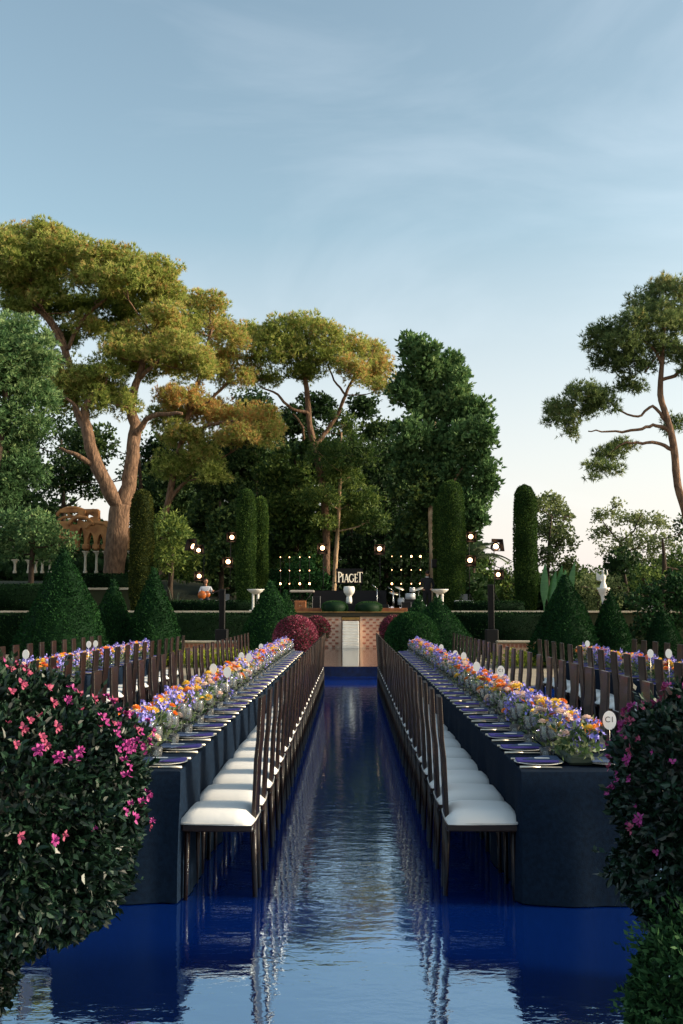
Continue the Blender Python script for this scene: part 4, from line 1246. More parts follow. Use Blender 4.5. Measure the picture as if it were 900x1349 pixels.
# stage props
def prop_base(px, D): p = P(px, 800, D); return (p[0], D, TZ)
M['amp'] = mat('orange_wood', G('a8683a'), .6, noise=G('7c4626'), nscale=6)
t = thing('wooden_cabinet', 'orange wooden cabinet with two doors under the left bulb grid', 'cabinet', prop_base(396, 38.6))
w = 15 / F * 38.6
h = P(396, 791, 38.6)[2] - TZ
MB().box((0, 0, h / 2), (w, .35, h)).build('body', M['amp'], t)
for s in (-1, 1):
    d_ = MB().bbox((s * w * .245, -.185, h / 2), (w * .46, .03, h * .84), .01).build('door', M['amp'], t)
    MB().ball((s * .03, -.21, h * .55), .012, 6, 4).build('handle', M['gold'], d_)
t = thing('keyboard', 'pale keyboard on a stand above the wooden cabinet', 'keyboard', prop_base(398, 39.2))
kz = P(396, 779, 39.2)[2] - TZ
w = 32 / F * 39.2
MB().bbox((0, 0, kz), (w, .32, .09), .02).build('keyboard_body', mat('keyboard_shell', (.45, .38, .32), .5), t)
for s in (-1, 1):
    MB().tube([(s * w * .42, 0, kz - .05), (-s * w * .25, 0, 0)], .015, 5).build('leg', M['black'], t)
for xa, xb, lab in ((388, 424, 'low orange stage board left of the ledge'), (500, 536, 'low orange stage board under the drum kit')):
    t = thing('stage_board', lab, 'platform', prop_base((xa + xb) / 2, 37.6))
    w = (xb - xa) / F * 37.6
    zt = P(xa, 801, 37.6)[2] - TZ
    MB().bbox((0, 0, zt / 2), (w, .5, zt), .01).build('board', M['amp'], t)
t = thing('drum_kit', 'drum kit with silver drums and cymbals under the right bulb grid', 'drum kit', prop_base(540, 39.4))
k = 39.4 / F
drum = lambda q, c, r, h, ax='Z': q.lathe([(.01, -h / 2), (r, -h / 2), (r, h / 2), (.01, h / 2)], c, 18, axis=ax)
q = MB(); drum(q, (.0, .1, .32), .27, .42, 'Y'); q.build('bass_drum', M['black'], t)
q = MB(); q.lathe([(.01, 0), (.25, 0), (.27, .01)], (.0, -.115, .32), 18, axis='Y'); q.build('drum_head', mat('drum_head', (.03, .03, .035), .3), t)
for x, z, r, h in ((0.02, .62, .20, .22), (-.33, .42, .15, .26), (.36, .45, .15, .15), (.10, .88, .11, .16)):
    q = MB(); drum(q, (x, -.02, z), r, h); o_ = q.build('drum', mat('grey_drum_shell', (.45, .45, .47), .25), t)
    q = MB(); q.lathe([(r, 0), (r + .012, .01), (r + .012, .03), (r, .035)], (x, -.02, z + h / 2 - .02), 18); q.build('rim', M['silver'], o_)
for x, z, tl in ((-.40, .95, .3), (.35, .92, -.3), (-.62, .75, .2)):
    q = MB()
    rot = Matrix.Rotation(tl, 3, 'Y') @ Matrix.Rotation(.25, 3, 'X')
    q2 = MB(); q2.lathe([(.01, .03), (.04, .02), (.20, 0), (.20, -.004), (.01, .02)], (0, 0, 0), 16)
    q.add([np.array((x, 0, z)) + np.array(rot @ Vector(v)) for v in q2.v], q2.f, True)
    cy = q.build('cymbal', M['gold'], t)
    MB().tube([(x, 0, z), (x, .02, 0)], .010, 5).build('stand', M['silver'], t)
for px, lab, ymic in ((497, 'microphone stand at the left edge of the drum kit', 775), (518, 'microphone stand in front of the drum kit', 778)):
    t = thing('microphone_stand', lab, 'microphone', prop_base(px, 38.5))
    zt = P(px, ymic, 38.5)[2] - TZ
    MB().tube([(0, 0, 0), (0, 0, zt)], .012, 5).build('pole', M['silver'], t)
    MB().tube([(0, 0, zt), (-.18, -.05, zt + .12)], .010, 5).build('boom', M['silver'], t)
    MB().ball((-.2, -.05, zt + .13), (.03, .03, .04), 8, 6).build('microphone_head', M['black'], t)
    MB().lathe([(.01, .02), (.12, .01), (.13, 0)], (0, 0, 0), 12).build('foot', M['black'], t)
for px, D_, lab in ((296, 39.2, 'small mixing desk on a stand left of the column loudspeaker'), (611, 39.6, 'pale mixing desk right of the wide column cypress')):
    t = thing('mixing_desk', lab, 'mixing desk', prop_base(px, D_))
    MB().bbox((0, 0, .42), (.75, .4, .10), .02).build('desk', mat('desk_grey', (.35, .35, .36), .4), t)
    for s in (-1, 1): MB().tube([(s * .3, 0, .38), (-s * .2, 0, 0)], .014, 5).build('leg', M['black'], t)
    MB().box((0, .1, .60), (.34, .05, .24)).build('screen', mat('laptop_screen', (.08, .09, .1), .2), t)
for px, D_, w_, h_, lab in ((506, 39, .34, .30, 'black flight case left of the drum kit'), (535, 38.2, .36, .40, 'black monitor speaker in front of the drum kit'), (417, 38.8, .30, .62, 'grey-edged flight case right of the keyboard'), (567, 41.2, .3, .35, 'small black loudspeaker cabinet hung beside the pale trunk')):
    b0 = prop_base(px, D_)
    t = thing('equipment_case', lab, 'case', b0 if px != 567 else (P(573, 748, 41)[0], 41, P(573, 748, 41)[2]))
    MB().bbox((0, 0, h_ / 2), (w_, .34, h_), .015).build('case_body', M['black'], t)
    for s in (-1, 1): MB().bbox((s * w_ / 2, -.16, h_ / 2), (.02, .03, h_), .004).build('edge_trim', mat('grey_trim', (.2, .2, .2), .4, metal=.6), t)

# ------------------------------------------------------------------ people
def skin_body(name, m, parent, joints, edges, root=0):
    me = bpy.data.meshes.new(name)
    me.from_pydata([j[0] for j in joints], edges, [])
    me.materials.append(m)
    o = link(name, me, parent)
    sk = o.modifiers.new('skin', 'SKIN')
    sk.use_smooth_shade = True
    sv = me.skin_vertices[0].data
    for i, j in enumerate(joints):
        sv[i].radius = j[1] if hasattr(j[1], '__len__') else (j[1], j[1])
        sv[i].use_root = (i == root)
    sb = o.modifiers.new('sub', 'SUBSURF'); sb.levels = 1; sb.render_levels = 2
    return o
M['skin'] = mat('skin', G('b98468'), .6)
M['suit'] = mat('black_suit', (.010, .010, .012), .8)
M['shirt'] = mat('pale_shirt', (.55, .56, .60), .8)
M['trousers'] = mat('dark_trousers', (.03, .03, .04), .8)
M['hair'] = mat('dark_hair', (.02, .013, .01), .7)
def head_parts(t, c, turn):
    rot = Matrix.Rotation(turn, 3, 'Z')
    def L(p): return np.array(c) + np.array(rot @ Vector(p))
    q = MB(); q.ball((0, 0, 0), (.075, .095, .115), 14, 10)
    q.v = [(x * (1 - .25 * max(0, -z / .115)), y, z) for x, y, z in q.v]
    q.ball((0, -.098, -.012), (.013, .020, .022), 6, 5)
    for s in (-1, 1): q.ball((s * .077, .005, -.005), (.012, .022, .032), 6, 5)
    h = MB(); h.add([L(v) for v in q.v], q.f, True); ho = h.build('head', M['skin'], t)
    e = MB()
    for s in (-1, 1): e.ball(L((s * .030, -.086, .012)), .011, 6, 5)
    e.build('eyes', M['hair'], ho)
    mth = MB(); mth.ball(L((0, -.086, -.055)), (.022, .010, .006), 6, 4); mth.build('mouth', mat('lip', G('94584c'), .6), ho)
    q = MB(); q.ball((0, .012, .025), (.083, .096, .105), 14, 8)
    h = MB(); vs = [L((x, y + (.03 if y < 0 and z < .05 else 0), max(z, -.02 if y > .02 else .045))) for x, y, z in q.v]
    h.add(vs, q.f, True); h.build('hair', M['hair'], ho)
def hand(t, c, d):
    d = np.array(d, float); d /= np.linalg.norm(d)
    s = np.cross(d, (0, 0, 1)); s /= np.linalg.norm(s) + 1e-9
    u = np.cross(s, d)
    c = np.array(c, float)
    q = MB(); q.tube([c, c + d * .04, c + d * .085], [.028, .036, .034], 8)
    for i, L in enumerate((.065, .075, .070, .055)):
        b = c + d * .085 + s * (-.026 + .0175 * i)
        q.tube([b, b + d * L * .5, b + d * L * .9 - u * L * .35], [.0095, .009, .007], 6)
    b = c + d * .03 - s * .032
    q.tube([b, b - s * .025 + d * .03, b - s * .028 + d * .06 - u * .01], [.011, .010, .008], 6)
    q.build('hand', M['skin'], t)
# man standing, back to us, behind the fountain bowl
b0 = P(563, 800, 40.2); b0[2] = TZ
man = thing('person', 'standing person in a black suit seen from behind beside the pale trunk', 'person', b0)
S = 1.0
HT = P(570, 758, 40.2)[2] - TZ
k = HT / 1.78
k = max(k, .93)
J = lambda *a: tuple(v * k for v in a)
joints = [(J(0, 0, .95), (.15 * k, .11 * k)), (J(0, .0, 1.15), (.145, .11)), (J(.0, .01, 1.36), (.19, .12)), (J(.0, .01, 1.47), (.11, .09)),
          (J(-.20, .0, 1.42), (.07, .07)), (J(-.27, .0, 1.15), (.05, .05)), (J(-.22, -.16, .98), (.038, .038)),
          (J(.20, .0, 1.42), (.07, .07)), (J(.28, .0, 1.15), (.05, .05)), (J(.20, -.16, 1.0), (.038, .038)),
          (J(-.10, 0, .88), (.095, .10)), (J(-.11, -.01, .48), (.065, .07)), (J(-.12, .02, .10), (.05, .055)),
          (J(.10, 0, .88), (.095, .10)), (J(.11, -.01, .48), (.065, .07)), (J(.12, .02, .10), (.05, .055))]
skin_body('body', M['suit'], man, joints, [(0, 1), (1, 2), (2, 3), (2, 4), (4, 5), (5, 6), (2, 7), (7, 8), (8, 9), (0, 10), (10, 11), (11, 12), (0, 13), (13, 14), (14, 15)])
MB().tube([J(0, .01, 1.46), J(0.01, .005, 1.58)], .05, 8).build('neck', M['skin'], man)
MB().tube([J(0, .01, 1.50), J(0, .008, 1.535)], .066, 12).build('collar', M['shirt'], man)
head_parts(man, J(.02, -.005, 1.67), R(160))
hand(man, J(-.22, -.16, .98), (.5, -.8, -.1)); hand(man, J(.20, -.16, 1.0), (-.5, -.8, -.1))
for s in (-1, 1): MB().bbox(J(s * .12, -.05, .045), (.10, .27, .09), .03).build('shoe', M['black'], man)
# seated musician on the left
b0 = P(271, 800, 39.6); b0[2] = TZ
mus = thing('person', 'seated person in a pale shirt playing an orange guitar by the left light stand', 'person', b0)
joints = [((0, 0, .52), (.14, .11)), ((0, .02, .75), (.125, .10)), ((0, .0, .95), (.16, .10)), ((0, -.01, 1.05), (.08, .07)),
          ((-.18, 0, .98), (.055, .055)), ((-.26, -.04, .76), (.042, .042)), ((-.10, -.26, .70), (.032, .032)),
          ((.18, 0, .98), (.055, .055)), ((.28, -.06, .76), (.042, .042)), ((.30, -.28, .82), (.032, .032))]
skin_body('torso', M['shirt'], mus, joints, [(0, 1), (1, 2), (2, 3), (2, 4), (4, 5), (5, 6), (2, 7), (7, 8), (8, 9)])
legs = [((0, 0, .50), (.13, .10)), ((-.11, -.10, .50), (.085, .085)), ((-.14, -.42, .50), (.065, .065)), ((-.14, -.40, .10), (.045, .05)), ((.11, -.10, .50), (.085, .085)), ((.15, -.42, .50), (.065, .065)), ((.15, -.38, .10), (.045, .05))]
skin_body('trousers', M['trousers'], mus, legs, [(0, 1), (1, 2), (2, 3), (0, 4), (4, 5), (5, 6)])
MB().tube([(0, -.01, 1.04), (0, -.02, 1.14)], .045, 8).build('neck', M['skin'], mus)
head_parts(mus, (0.0, -.03, 1.22), R(35))
hand(mus, (-.10, -.26, .70), (.9, -.3, -.2)); hand(mus, (.30, -.28, .82), (.3, -.8, .3))
for s in (-1, 1): MB().bbox((s * .145, -.46, .04), (.09, .26, .08), .03).build('shoe', M['black'], mus)
gt = thing('guitar', 'orange acoustic guitar held by the seated musician', 'guitar', b0 + np.array((0, -.30, .68)))
q = MB(); q.lathe([(.01, -.05), (.17, -.05), (.17, .05), (.01, .05)], (-.10, 0, 0), 18, axis='Y'); q.lathe([(.01, -.048), (.13, -.048), (.13, .048), (.01, .048)], (.09, 0, .03), 18, axis='Y')
q.build('guitar_body', mat('orange_varnish', G('b8622a'), .3), gt)
MB().box((.42, 0, .13), (.50, .025, .05), Matrix.Rotation(-.28, 3, 'Y')).build('neck', M['wood'], gt)
stl = thing('stool', 'low dark stool under the seated musician', 'stool', b0 + np.array((0, .02, 0)))
MB().lathe([(.01, .36), (.17, .36), (.18, .39), (.01, .40)], (0, 0, 0), 14).build('seat', M['black'], stl)
for k_ in range(4):
    a = PI / 4 + k_ * PI / 2
    MB().tube([(.12 * math.cos(a), .12 * math.sin(a), .36), (.17 * math.cos(a), .17 * math.sin(a), 0)], .013, 5).build('leg', M['black'], stl)

# ------------------------------------------------------------------ tables, chairs, settings
def ordn(n):
    return '%d%s' % (n, 'th' if 10 <= n % 100 <= 20 else {1: 'st', 2: 'nd', 3: 'rd'}.get(n % 10, 'th'))
HB = 1.16
def chair_meshes():
    ms = {}
    # chair faces +X: back panel at x = 0, seat toward +x
    # slightly raked plank back with rounded edges, closed, tapering downwards
    q = MB()
    prof = [(-.034, HB), (-.024, HB - .25), (-.012, .80), (-.002, .55), (.006, .30)]
    hw = [.115, .115, .114, .110, .104]
    vs, fs = [], []
    th = .012
    for (x, z), w in zip(prof, hw):
        for sx, sy in ((-1, -1), (-1, 1), (1, 1), (1, -1)):
            vs += [(x + sx * th, sy * (w - .006), z), ] if False else []
        ring = [(-th, -w + .004), (-th, w - .004), (-th + .004, w), (th - .004, w), (th, w - .004), (th, -w + .004), (th - .004, -w), (-th + .004, -w)]
        vs += [(x + a, b_, z) for a, b_ in ring]
    for i in range(len(prof) - 1):
        for k in range(8):
            j = (k + 1) % 8
            fs.append((i * 8 + k, (i + 1) * 8 + k, (i + 1) * 8 + j, i * 8 + j))
    fs.append(tuple(range(8))); fs.append(tuple(range(39, 31, -1)))
    q.add(vs, fs); ms['back'] = q.mesh('backrest', M['wood'])
    q = MB(); q.bbox((.20, 0, .415), (.42, .42, .045), .008); ms['frame'] = q.mesh('seat_frame', M['wood'])
    # cushion: crowned
    q = MB()
    N = 9
    vs, fs = [], []
    for i in range(N):
        for j in range(N):
            u, v = -1 + 2 * i / (N - 1), -1 + 2 * j / (N - 1)
            e = max(abs(u), abs(v))
            uu = u * (1 - .04 * abs(v) ** 4); vv = v * (1 - .04 * abs(u) ** 4)
            z = .455 + .055 * (1 - abs(u) ** 5) ** .6 * (1 - abs(v) ** 5) ** .6 if e < 1 else .452
            vs.append((.215 + uu * .225, vv * .235 * (1 - .05 * uu), z))
    for i in range(N - 1):
        for j in range(N - 1): fs.append((i * N + j, (i + 1) * N + j, (i + 1) * N + j + 1, i * N + j + 1))
    q.add(vs, fs, smooth=True)
    b_ = []
    per = [(i, 0) for i in range(N)] + [(N - 1, j) for j in range(1, N)] + [(i, N - 1) for i in range(N - 2, -1, -1)] + [(0, j) for j in range(N - 2, 0, -1)]
    idx = [i * N + j for i, j in per]
    base = len(q.v)
    q.add([(vs[k][0], vs[k][1], .437) for k in idx], [])
    n_ = len(idx)
    for a in range(n_):
        c_ = (a + 1) % n_
        q.f.append((idx[a], base + a, base + c_, idx[c_])); q.mi.append(0); q.sm.append(True)
    ms['seat'] = q.mesh('seat', M['cushion'])
    q = MB()
    ring = []
    for a_ in range(28):
        w_ = 2 * PI * a_ / 28
        cx_, sy_ = math.cos(w_), math.sin(w_)
        k_ = (abs(cx_) ** 8 + abs(sy_) ** 8) ** (-1 / 8)
        ring.append((.215 + cx_ * k_ * .226, sy_ * k_ * .236, .444))
    q.tube(ring + [ring[0]], .0055, 5, cap=False); ms['pipe'] = q.mesh('piping', M['piping'])
    q = MB(); q.tube([(.38, .18, .40), (.385, .185, 0)], [.018, .013], 6); ms['leg_a'] = q.mesh('leg', M['wood'])
    q = MB(); q.tube([(.38, -.18, .40), (.385, -.185, 0)], [.018, .013], 6); ms['leg_b'] = q.mesh('leg', M['wood'])
    q = MB(); q.tube([(.005, .085, .42), (-.012, .10, 0)], [.022, .015], 6); ms['leg_c'] = q.mesh('leg', M['wood'])
    q = MB(); q.tube([(.005, -.085, .42), (-.012, -.10, 0)], [.022, .015], 6); ms['leg_d'] = q.mesh('leg', M['wood'])
    q = MB(); q.tube([(0, -.09, .22), (0, .09, .22)], .010, 5); ms['str'] = q.mesh('stretcher', M['wood'])
    return ms
CM = chair_meshes()
def make_chair(x, y, face, label, group):
    """face=+1: seat toward +x"""
    t = thing('dining_chair', label, 'chair', (x, y, 0), (0 if face > 0 else PI) + random.uniform(-.03, .03), group)
    for k, nm in (('back', 'backrest'), ('frame', 'seat_frame'), ('seat', 'seat'), ('leg_a', 'leg'), ('leg_b', 'leg'), ('leg_c', 'leg'), ('leg_d', 'leg'), ('str', 'stretcher')):
        o_ = link(nm, CM[k], t)
        if k == 'seat' and y < 13: link('piping', CM['pipe'], o_)
    return t
ZT = .75
def cloth_table(name, label, x0, x1, y0, y1):
    t = thing(name, label, 'table', ((x0 + x1) / 2, (y0 + y1) / 2, 0))
    o = np.array(t.location)
    q = MB(o); q.box(((x0 + x1) / 2, (y0 + y1) / 2, ZT - .03), (x1 - x0 - .03, y1 - y0 - .03, .03)); q.build('tabletop', M['wood'], t)
    cl = thing('tablecloth', 'floor-length navy tablecloth over the ' + label, 'tablecloth', (o[0], o[1], 0))
    q = MB(o)
    # top with small crown + skirt with folds
    per = []
    st = .085
    n1 = int((x1 - x0) / st); n2 = int((y1 - y0) / st)
    for i in range(n1): per.append((x0 + (x1 - x0) * i / n1, y0, 0, -1))
    for i in range(n2): per.append((x1, y0 + (y1 - y0) * i / n2, 1, 0))
    for i in range(n1): per.append((x1 - (x1 - x0) * i / n1, y1, 0, 1))
    for i in range(n2): per.append((x0, y1 - (y1 - y0) * i / n2, -1, 0))
    n = len(per)
    rings = []
    ph = random.uniform(0, 6)
    for z, amp, out in ((ZT, 0, -.006), (ZT - .006, 0, 0), (ZT - .12, .15, .004), (.45, .6, .010), (.2, .9, .014), (.006, 1, .018)):
        ring = []
        for k, (x, y, nx, ny) in enumerate(per):
            s = k * st
            f = amp * (.026 * math.sin(s * 6.1 + ph) + .012 * math.sin(s * 13.7 + 2 * ph) + .006 * math.sin(s * 29 + ph))
            ring.append((x + nx * (out + f), y + ny * (out + f), z))
        rings.append(ring)
    vs = [v for r in rings for v in r]
    fs = []
    for r in range(len(rings) - 1):
        for k in range(n):
            j = (k + 1) % n
            fs.append((r * n + k, (r + 1) * n + k, (r + 1) * n + j, r * n + j))
    q.add(vs, fs, smooth=False)
    q.sm = [True] * len(q.f)
    q.add(rings[0], [tuple(range(n))])
    me = q.mesh('cloth', M['cloth'])
    cor = {0, n1, n1 + n2, 2 * n1 + n2}
    for e_ in me.edges:
        a_, b_ = e_.vertices
        if a_ < 6 * n and b_ < 6 * n and a_ % n == b_ % n and (a_ % n) in cor: e_.use_edge_sharp = True
    link('cloth', me, cl)
    return t

# setting meshes (diner side toward -x when face=+1)
def lathe_mesh(name, prof, m, n=16):
    q = MB(); q.lathe(prof, (0, 0, 0), n); return q.mesh(name, m)
ME = {}
ME['plate'] = lathe_mesh('plate', [(.002, .004), (.08, .004), (.10, .010), (.146, .017), (.149, .020), (.144, .021), (.10, .014), (.08, .009), (.002, .009)], M['plate'], 22)
q = MB()
q.bbox((0, 0, .026), (.25, .125, .012), .004)
ME['napkin'] = q.mesh('napkin', M['napkin'])
q = MB(); q.add([(-.09, -.045, .0325), (.135, -.045, .0325), (.135, .135, .030), (.05, .135, .030), (-.09, -.045, .036), (.135, -.045, .036), (.135, .135, .034), (.05, .135, .034)],
               [(3, 2, 1, 0), (4, 5, 6, 7), (0, 1, 5, 4), (1, 2, 6, 5), (2, 3, 7, 6), (3, 0, 4, 7)])
ME['fold'] = q.mesh('folded_flap', M['napkin_top'])
q = MB(); q.box((.03, .0, .038), (.09, .030, .002)); ME['menu'] = q.mesh('name_card', M['card'])
q = MB()
q.tube([(-.12, 0, .007), (.02, 0, .009)], [.009, .005], 5); q.box((.045, 0, .009), (.05, .026, .004))
for s in (-1, 0, 1): q.tube([(.07, s * .007, .008), (.105, s * .007, .010)], .0018, 4)
ME['fork'] = q.mesh('fork', M['gold'])
q = MB(); q.tube([(-.12, 0, .008), (.0, 0, .009)], [.009, .007], 5); q.bbox((.06, 0, .009), (.13, .024, .004), .001)
ME['knife'] = q.mesh('knife', M['gold'])
ME['wine_bowl'] = lathe_mesh('bowl', [(.004, .085), (.022, .092), (.036, .115), (.040, .145), (.036, .185), (.0345, .187), (.0345, .185), (.038, .145), (.034, .117), (.020, .095), (.002, .089)], M['glass'], 14)
ME['wine_stem'] = lathe_mesh('stem', [(.034, .0), (.034, .002), (.012, .006), (.004, .014), (.0035, .07), (.006, .086), (.001, .087)], M['glass'], 10)
ME['tumbler'] = lathe_mesh('tumbler', [(.002, .001), (.028, .001), (.036, .03), (.038, .075), (.0365, .075), (.0345, .03), (.026, .008), (.002, .007)], M['glass'], 14)

side_txt = {}
def lk_thing(name, me, label, cat, loc, rz=0, group=None):
    o = link(name, me); o.location = [float(v) for v in loc]; o.rotation_euler = (0, 0, rz)
    return tag(o, label, cat, group)
def setting(tx, edge, y, face, k, where, full, grp):
    """edge x of the table on this side; face=+1 : diner looks toward +x"""
    ang = 0 if face > 0 else PI
    px = edge + face * .150
    yy = y + random.uniform(-.012, .012)
    lk_thing('plate', ME['plate'], 'cream plate at the %s place, %s' % (ordn(k), where), 'plate', (px, yy, ZT + .001), 0, 'plates of the ' + grp)
    n = thing('napkin', 'folded violet and slate napkin on the %s plate, %s' % (ordn(k), where), 'napkin', (px - face * .01, yy, ZT + .001), ang + random.uniform(-.06, .06), 'napkins of the ' + grp)
    link('napkin_fold', ME['napkin'], n); link('flap', ME['fold'], n)
    if full:
        link('name_card', ME['menu'], n)
        for i, (dy, nm) in enumerate(((-.165, 'fork'), (.165, 'knife'))):
            lk_thing(nm, ME[nm], 'champagne metal %s beside the %s plate, %s' % (nm, ordn(k), where), nm,
                     (px - face * .02, yy + face * dy * -1, ZT + .001), ang + random.uniform(-.08, .08), nm + ('s' if nm == 'fork' else '') + ' of the ' + grp if nm == 'fork' else 'knives of the ' + grp)
        for i, (dx, dy, sc) in enumerate(((.135, .225, 1.0), (.105, .305, .93))):
            w = thing('wine_glass', ('taller' if i == 0 else 'shorter') + ' clear stemmed glass behind the %s plate, %s' % (ordn(k), where), 'wine glass', (px + face * dx, yy + dy, ZT + .001), 0, 'stemmed glasses of the ' + grp)
            w.scale = (sc * 1.1, sc * 1.1, sc * (1.22 if i == 0 else 1.1))
            link('bowl', ME['wine_bowl'], w); link('stem', ME['wine_stem'], w)
    lk_thing('tumbler', ME['tumbler'], 'clear water tumbler by the %s plate, %s' % (ordn(k), where), 'tumbler', (px + face * .085, yy + .215, ZT + .001), 0, 'tumblers of the ' + grp)

# blossoms
def blossom_ball(m, r=.036, rings=4, flat=.75):
    q = MB()
    for a in range(rings):
        el_ = .15 + a * (PI / 2 - .25) / (rings - 1)
        n = max(4, int(11 - a * 2))
        for k in range(n):
            w = 2 * PI * k / n + a * .4
            d = np.array((math.cos(w) * math.cos(el_), math.sin(w) * math.cos(el_), math.sin(el_) * flat))
            sd = np.array((-math.sin(w), math.cos(w), 0)) * r * .42
            up_ = np.array((0, 0, r * .25))
            c_ = d * r * .45
            q.add([c_, d * r * .9 + sd, d * r * 1.12 + up_ * .4, d * r * .9 - sd], [(0, 1, 2, 3)])
    return q
def blossom_daisy(m, r=.042):
    q = MB()
    for lay, (n, el_, rr) in enumerate(((11, .2, 1), (9, .55, .8), (6, .95, .5))):
        for k in range(n):
            w = 2 * PI * k / n + lay * .3
            d = np.array((math.cos(w) * math.cos(el_), math.sin(w) * math.cos(el_), math.sin(el_) * .6)) * r * rr
            sd = np.array((-math.sin(w), math.cos(w), 0)) * r * .24
            q.add([(0, 0, 0), d * .7 + sd, d * 1.05, d * .7 - sd], [(0, 1, 2, 3)])
    return q
def blossom_spike(m, r=.015, n=17, H=.13):
    q = MB()
    for i in range(n):
        f = i / (n - 1)
        w = i * 2.4
        c_ = np.array((math.cos(w) * .026 * (1.1 - f * .7), math.sin(w) * .026 * (1.1 - f * .7), H * f - .05))
        nd = np.array((math.cos(w), math.sin(w), .4)); nd /= np.linalg.norm(nd)
        a = np.cross(nd, (0, 0, 1.)); a /= np.linalg.norm(a); b_ = np.cross(nd, a)
        rr = r * (1.15 - .5 * f)
        for k in range(4):
            t0 = PI / 2 * k + i
            d = (a * math.cos(t0) + b_ * math.sin(t0)); e = (a * math.cos(t0 + PI / 2) + b_ * math.sin(t0 + PI / 2))
            q.add([c_, c_ + d * rr * .8 + nd * rr * .3, c_ + (d + e) * rr * .85 + nd * rr * .5, c_ + e * rr * .8 + nd * rr * .3], [(0, 1, 2, 3)])
    return q
BK = [('purple', blossom_spike, .040), ('orange', blossom_ball, .02), ('yellow', blossom_ball, .02), ('red', blossom_daisy, .02), ('pink', blossom_ball, .02)]
BM = {}
for nm, fn, _ in BK:
    BM[nm] = fn(None).mesh('blossom', M['f_' + nm])
BT = {nm: (fn(None).v, fn(None).f) for nm, fn, _ in BK}
BW = [('purple', .33), ('orange', .21), ('yellow', .18), ('red', .09), ('pink', .19)]
BNAMES = [n for n, _ in BW]
def layout(n, L, wid):
    out = []
    for i in range(n):
        nm = random.choices(BNAMES, [w for _, w in BW])[0]
        x = random.gauss(0, wid * .42); y = random.uniform(-L / 2, L / 2)
        x = max(-wid, min(wid, x))
        dome = math.sqrt(max(0, 1 - (x / (wid * 1.08)) ** 2))
        z = .07 + .17 * dome * random.uniform(.35, 1.12) + (.005 if nm == 'purple' else .035) * random.uniform(.2, 1.6)
        sc = random.uniform(.8, 1.15) if nm == 'purple' else random.uniform(.75, 1.2)
        tilt = (-y * .6 + random.uniform(-.3, .3), x * 3.6 + random.uniform(-.4, .4), random.uniform(0, 6))
        out.append((nm, (x, y, z), tilt, sc))
    return out
def greenery(seed_n, L, wid, lf=1.0):
    lv = Leaves()
    n = seed_n
    Pt = np.column_stack([rng.normal(0, wid * .5, n).clip(-wid, wid), rng.uniform(-L / 2, L / 2, n), rng.uniform(.03, .225, n)])
    N = np.column_stack([Pt[:, 0] * 3, Pt[:, 1] * .5, np.full(n, .6)])
    V, k = leaf_arrays(Pt, N, .055 * lf, .022 * lf, .9)
    lv.add(V, k, rng.uniform(0, 1, n))
    o = lv.build('greenery', M['centre_leaf'])
    me = o.data; bpy.data.objects.remove(o)
    return me
GR = [greenery(520, .62, .12) for _ in range(4)]
ME['trough'] = None
q = MB(); q.bbox((0, 0, .035), (.16, .52, .06), .015); ME['trough'] = q.mesh('trough', mat('green_trough', (.05, .07, .05), .5))
from mathutils import Euler
JB = []
for v in range(4):
    q = MB()
    for nm, l_, tl, sc in layout(44, .62, .15):
        rot = Euler(tl).to_matrix()
        mi = BNAMES.index(nm)
        q.add([np.array(l_) + np.array(rot @ (Vector(p) * sc)) for p in BT[nm][0]], BT[nm][1], mi=mi)
    JB.append(q.mesh('blossoms', [M['f_' + n_] for n_ in BNAMES]))
def arrangement(x, y, k, where, near, grp):
    t = thing('flower_arrangement', 'long mixed arrangement of violet, orange and yellow flowers, %s along the %s' % (ordn(k), where), 'flowers', (x, y, ZT + .001), random.choice((0, PI)), grp)
    link('trough', ME['trough'], t)
    link('greenery', GR[k % 4], t)
    if near:
        for nm, l_, tl, sc in layout(34, .62, .155):
            link(nm_part[nm], BM[nm], t, l_, tl, sc)
    else:
        o = link('blossoms', JB[k % 4], t); o['kind'] = 'stuff'
nm_part = {'purple': 'violet_blossom', 'orange': 'orange_blossom', 'yellow': 'yellow_blossom', 'red': 'vermilion_blossom', 'pink': 'blush_blossom'}

XI, XO, X0T, X1T = .575, 2.13, .99, 1.72
NCH, SP, Y0 = 26, .595, 6.18
for sgn, nm in ((-1, 'left'), (1, 'right')):
    xa, xb = sorted((sgn * X0T, sgn * X1T))
    cloth_table('dining_table', '%s banquet table beside the central aisle' % nm, xa, xb, 5.90, Y0 + SP * (NCH - 1) + .35)
    for k in range(NCH):
        y = Y0 + SP * k
        make_chair(sgn * XI, y + random.uniform(-.025, .025), sgn, 'dark plank-backed chair with white seat, %s from camera, aisle side of the %s table' % (ordn(k + 1), nm), 'chairs on the aisle side of the %s table' % nm)
        make_chair(sgn * XO, y + random.uniform(-.03, .03), -sgn, 'dark plank-backed chair with white seat, %s from camera, outer side of the %s table' % (ordn(k + 1), nm), 'chairs on the outer side of the %s table' % nm)
        setting(None, sgn * X0T, y, sgn, k + 1, 'aisle side of %s table' % nm, True, 'aisle side of the %s table' % nm)
        setting(None, sgn * X1T, y, -sgn, k + 1, 'outer side of %s table' % nm, False, 'outer side of the %s table' % nm)
        arrangement(sgn * 1.385, y + .18, k + 1, '%s aisle table' % nm, k < 11, 'flower arrangements along the %s aisle table' % nm)
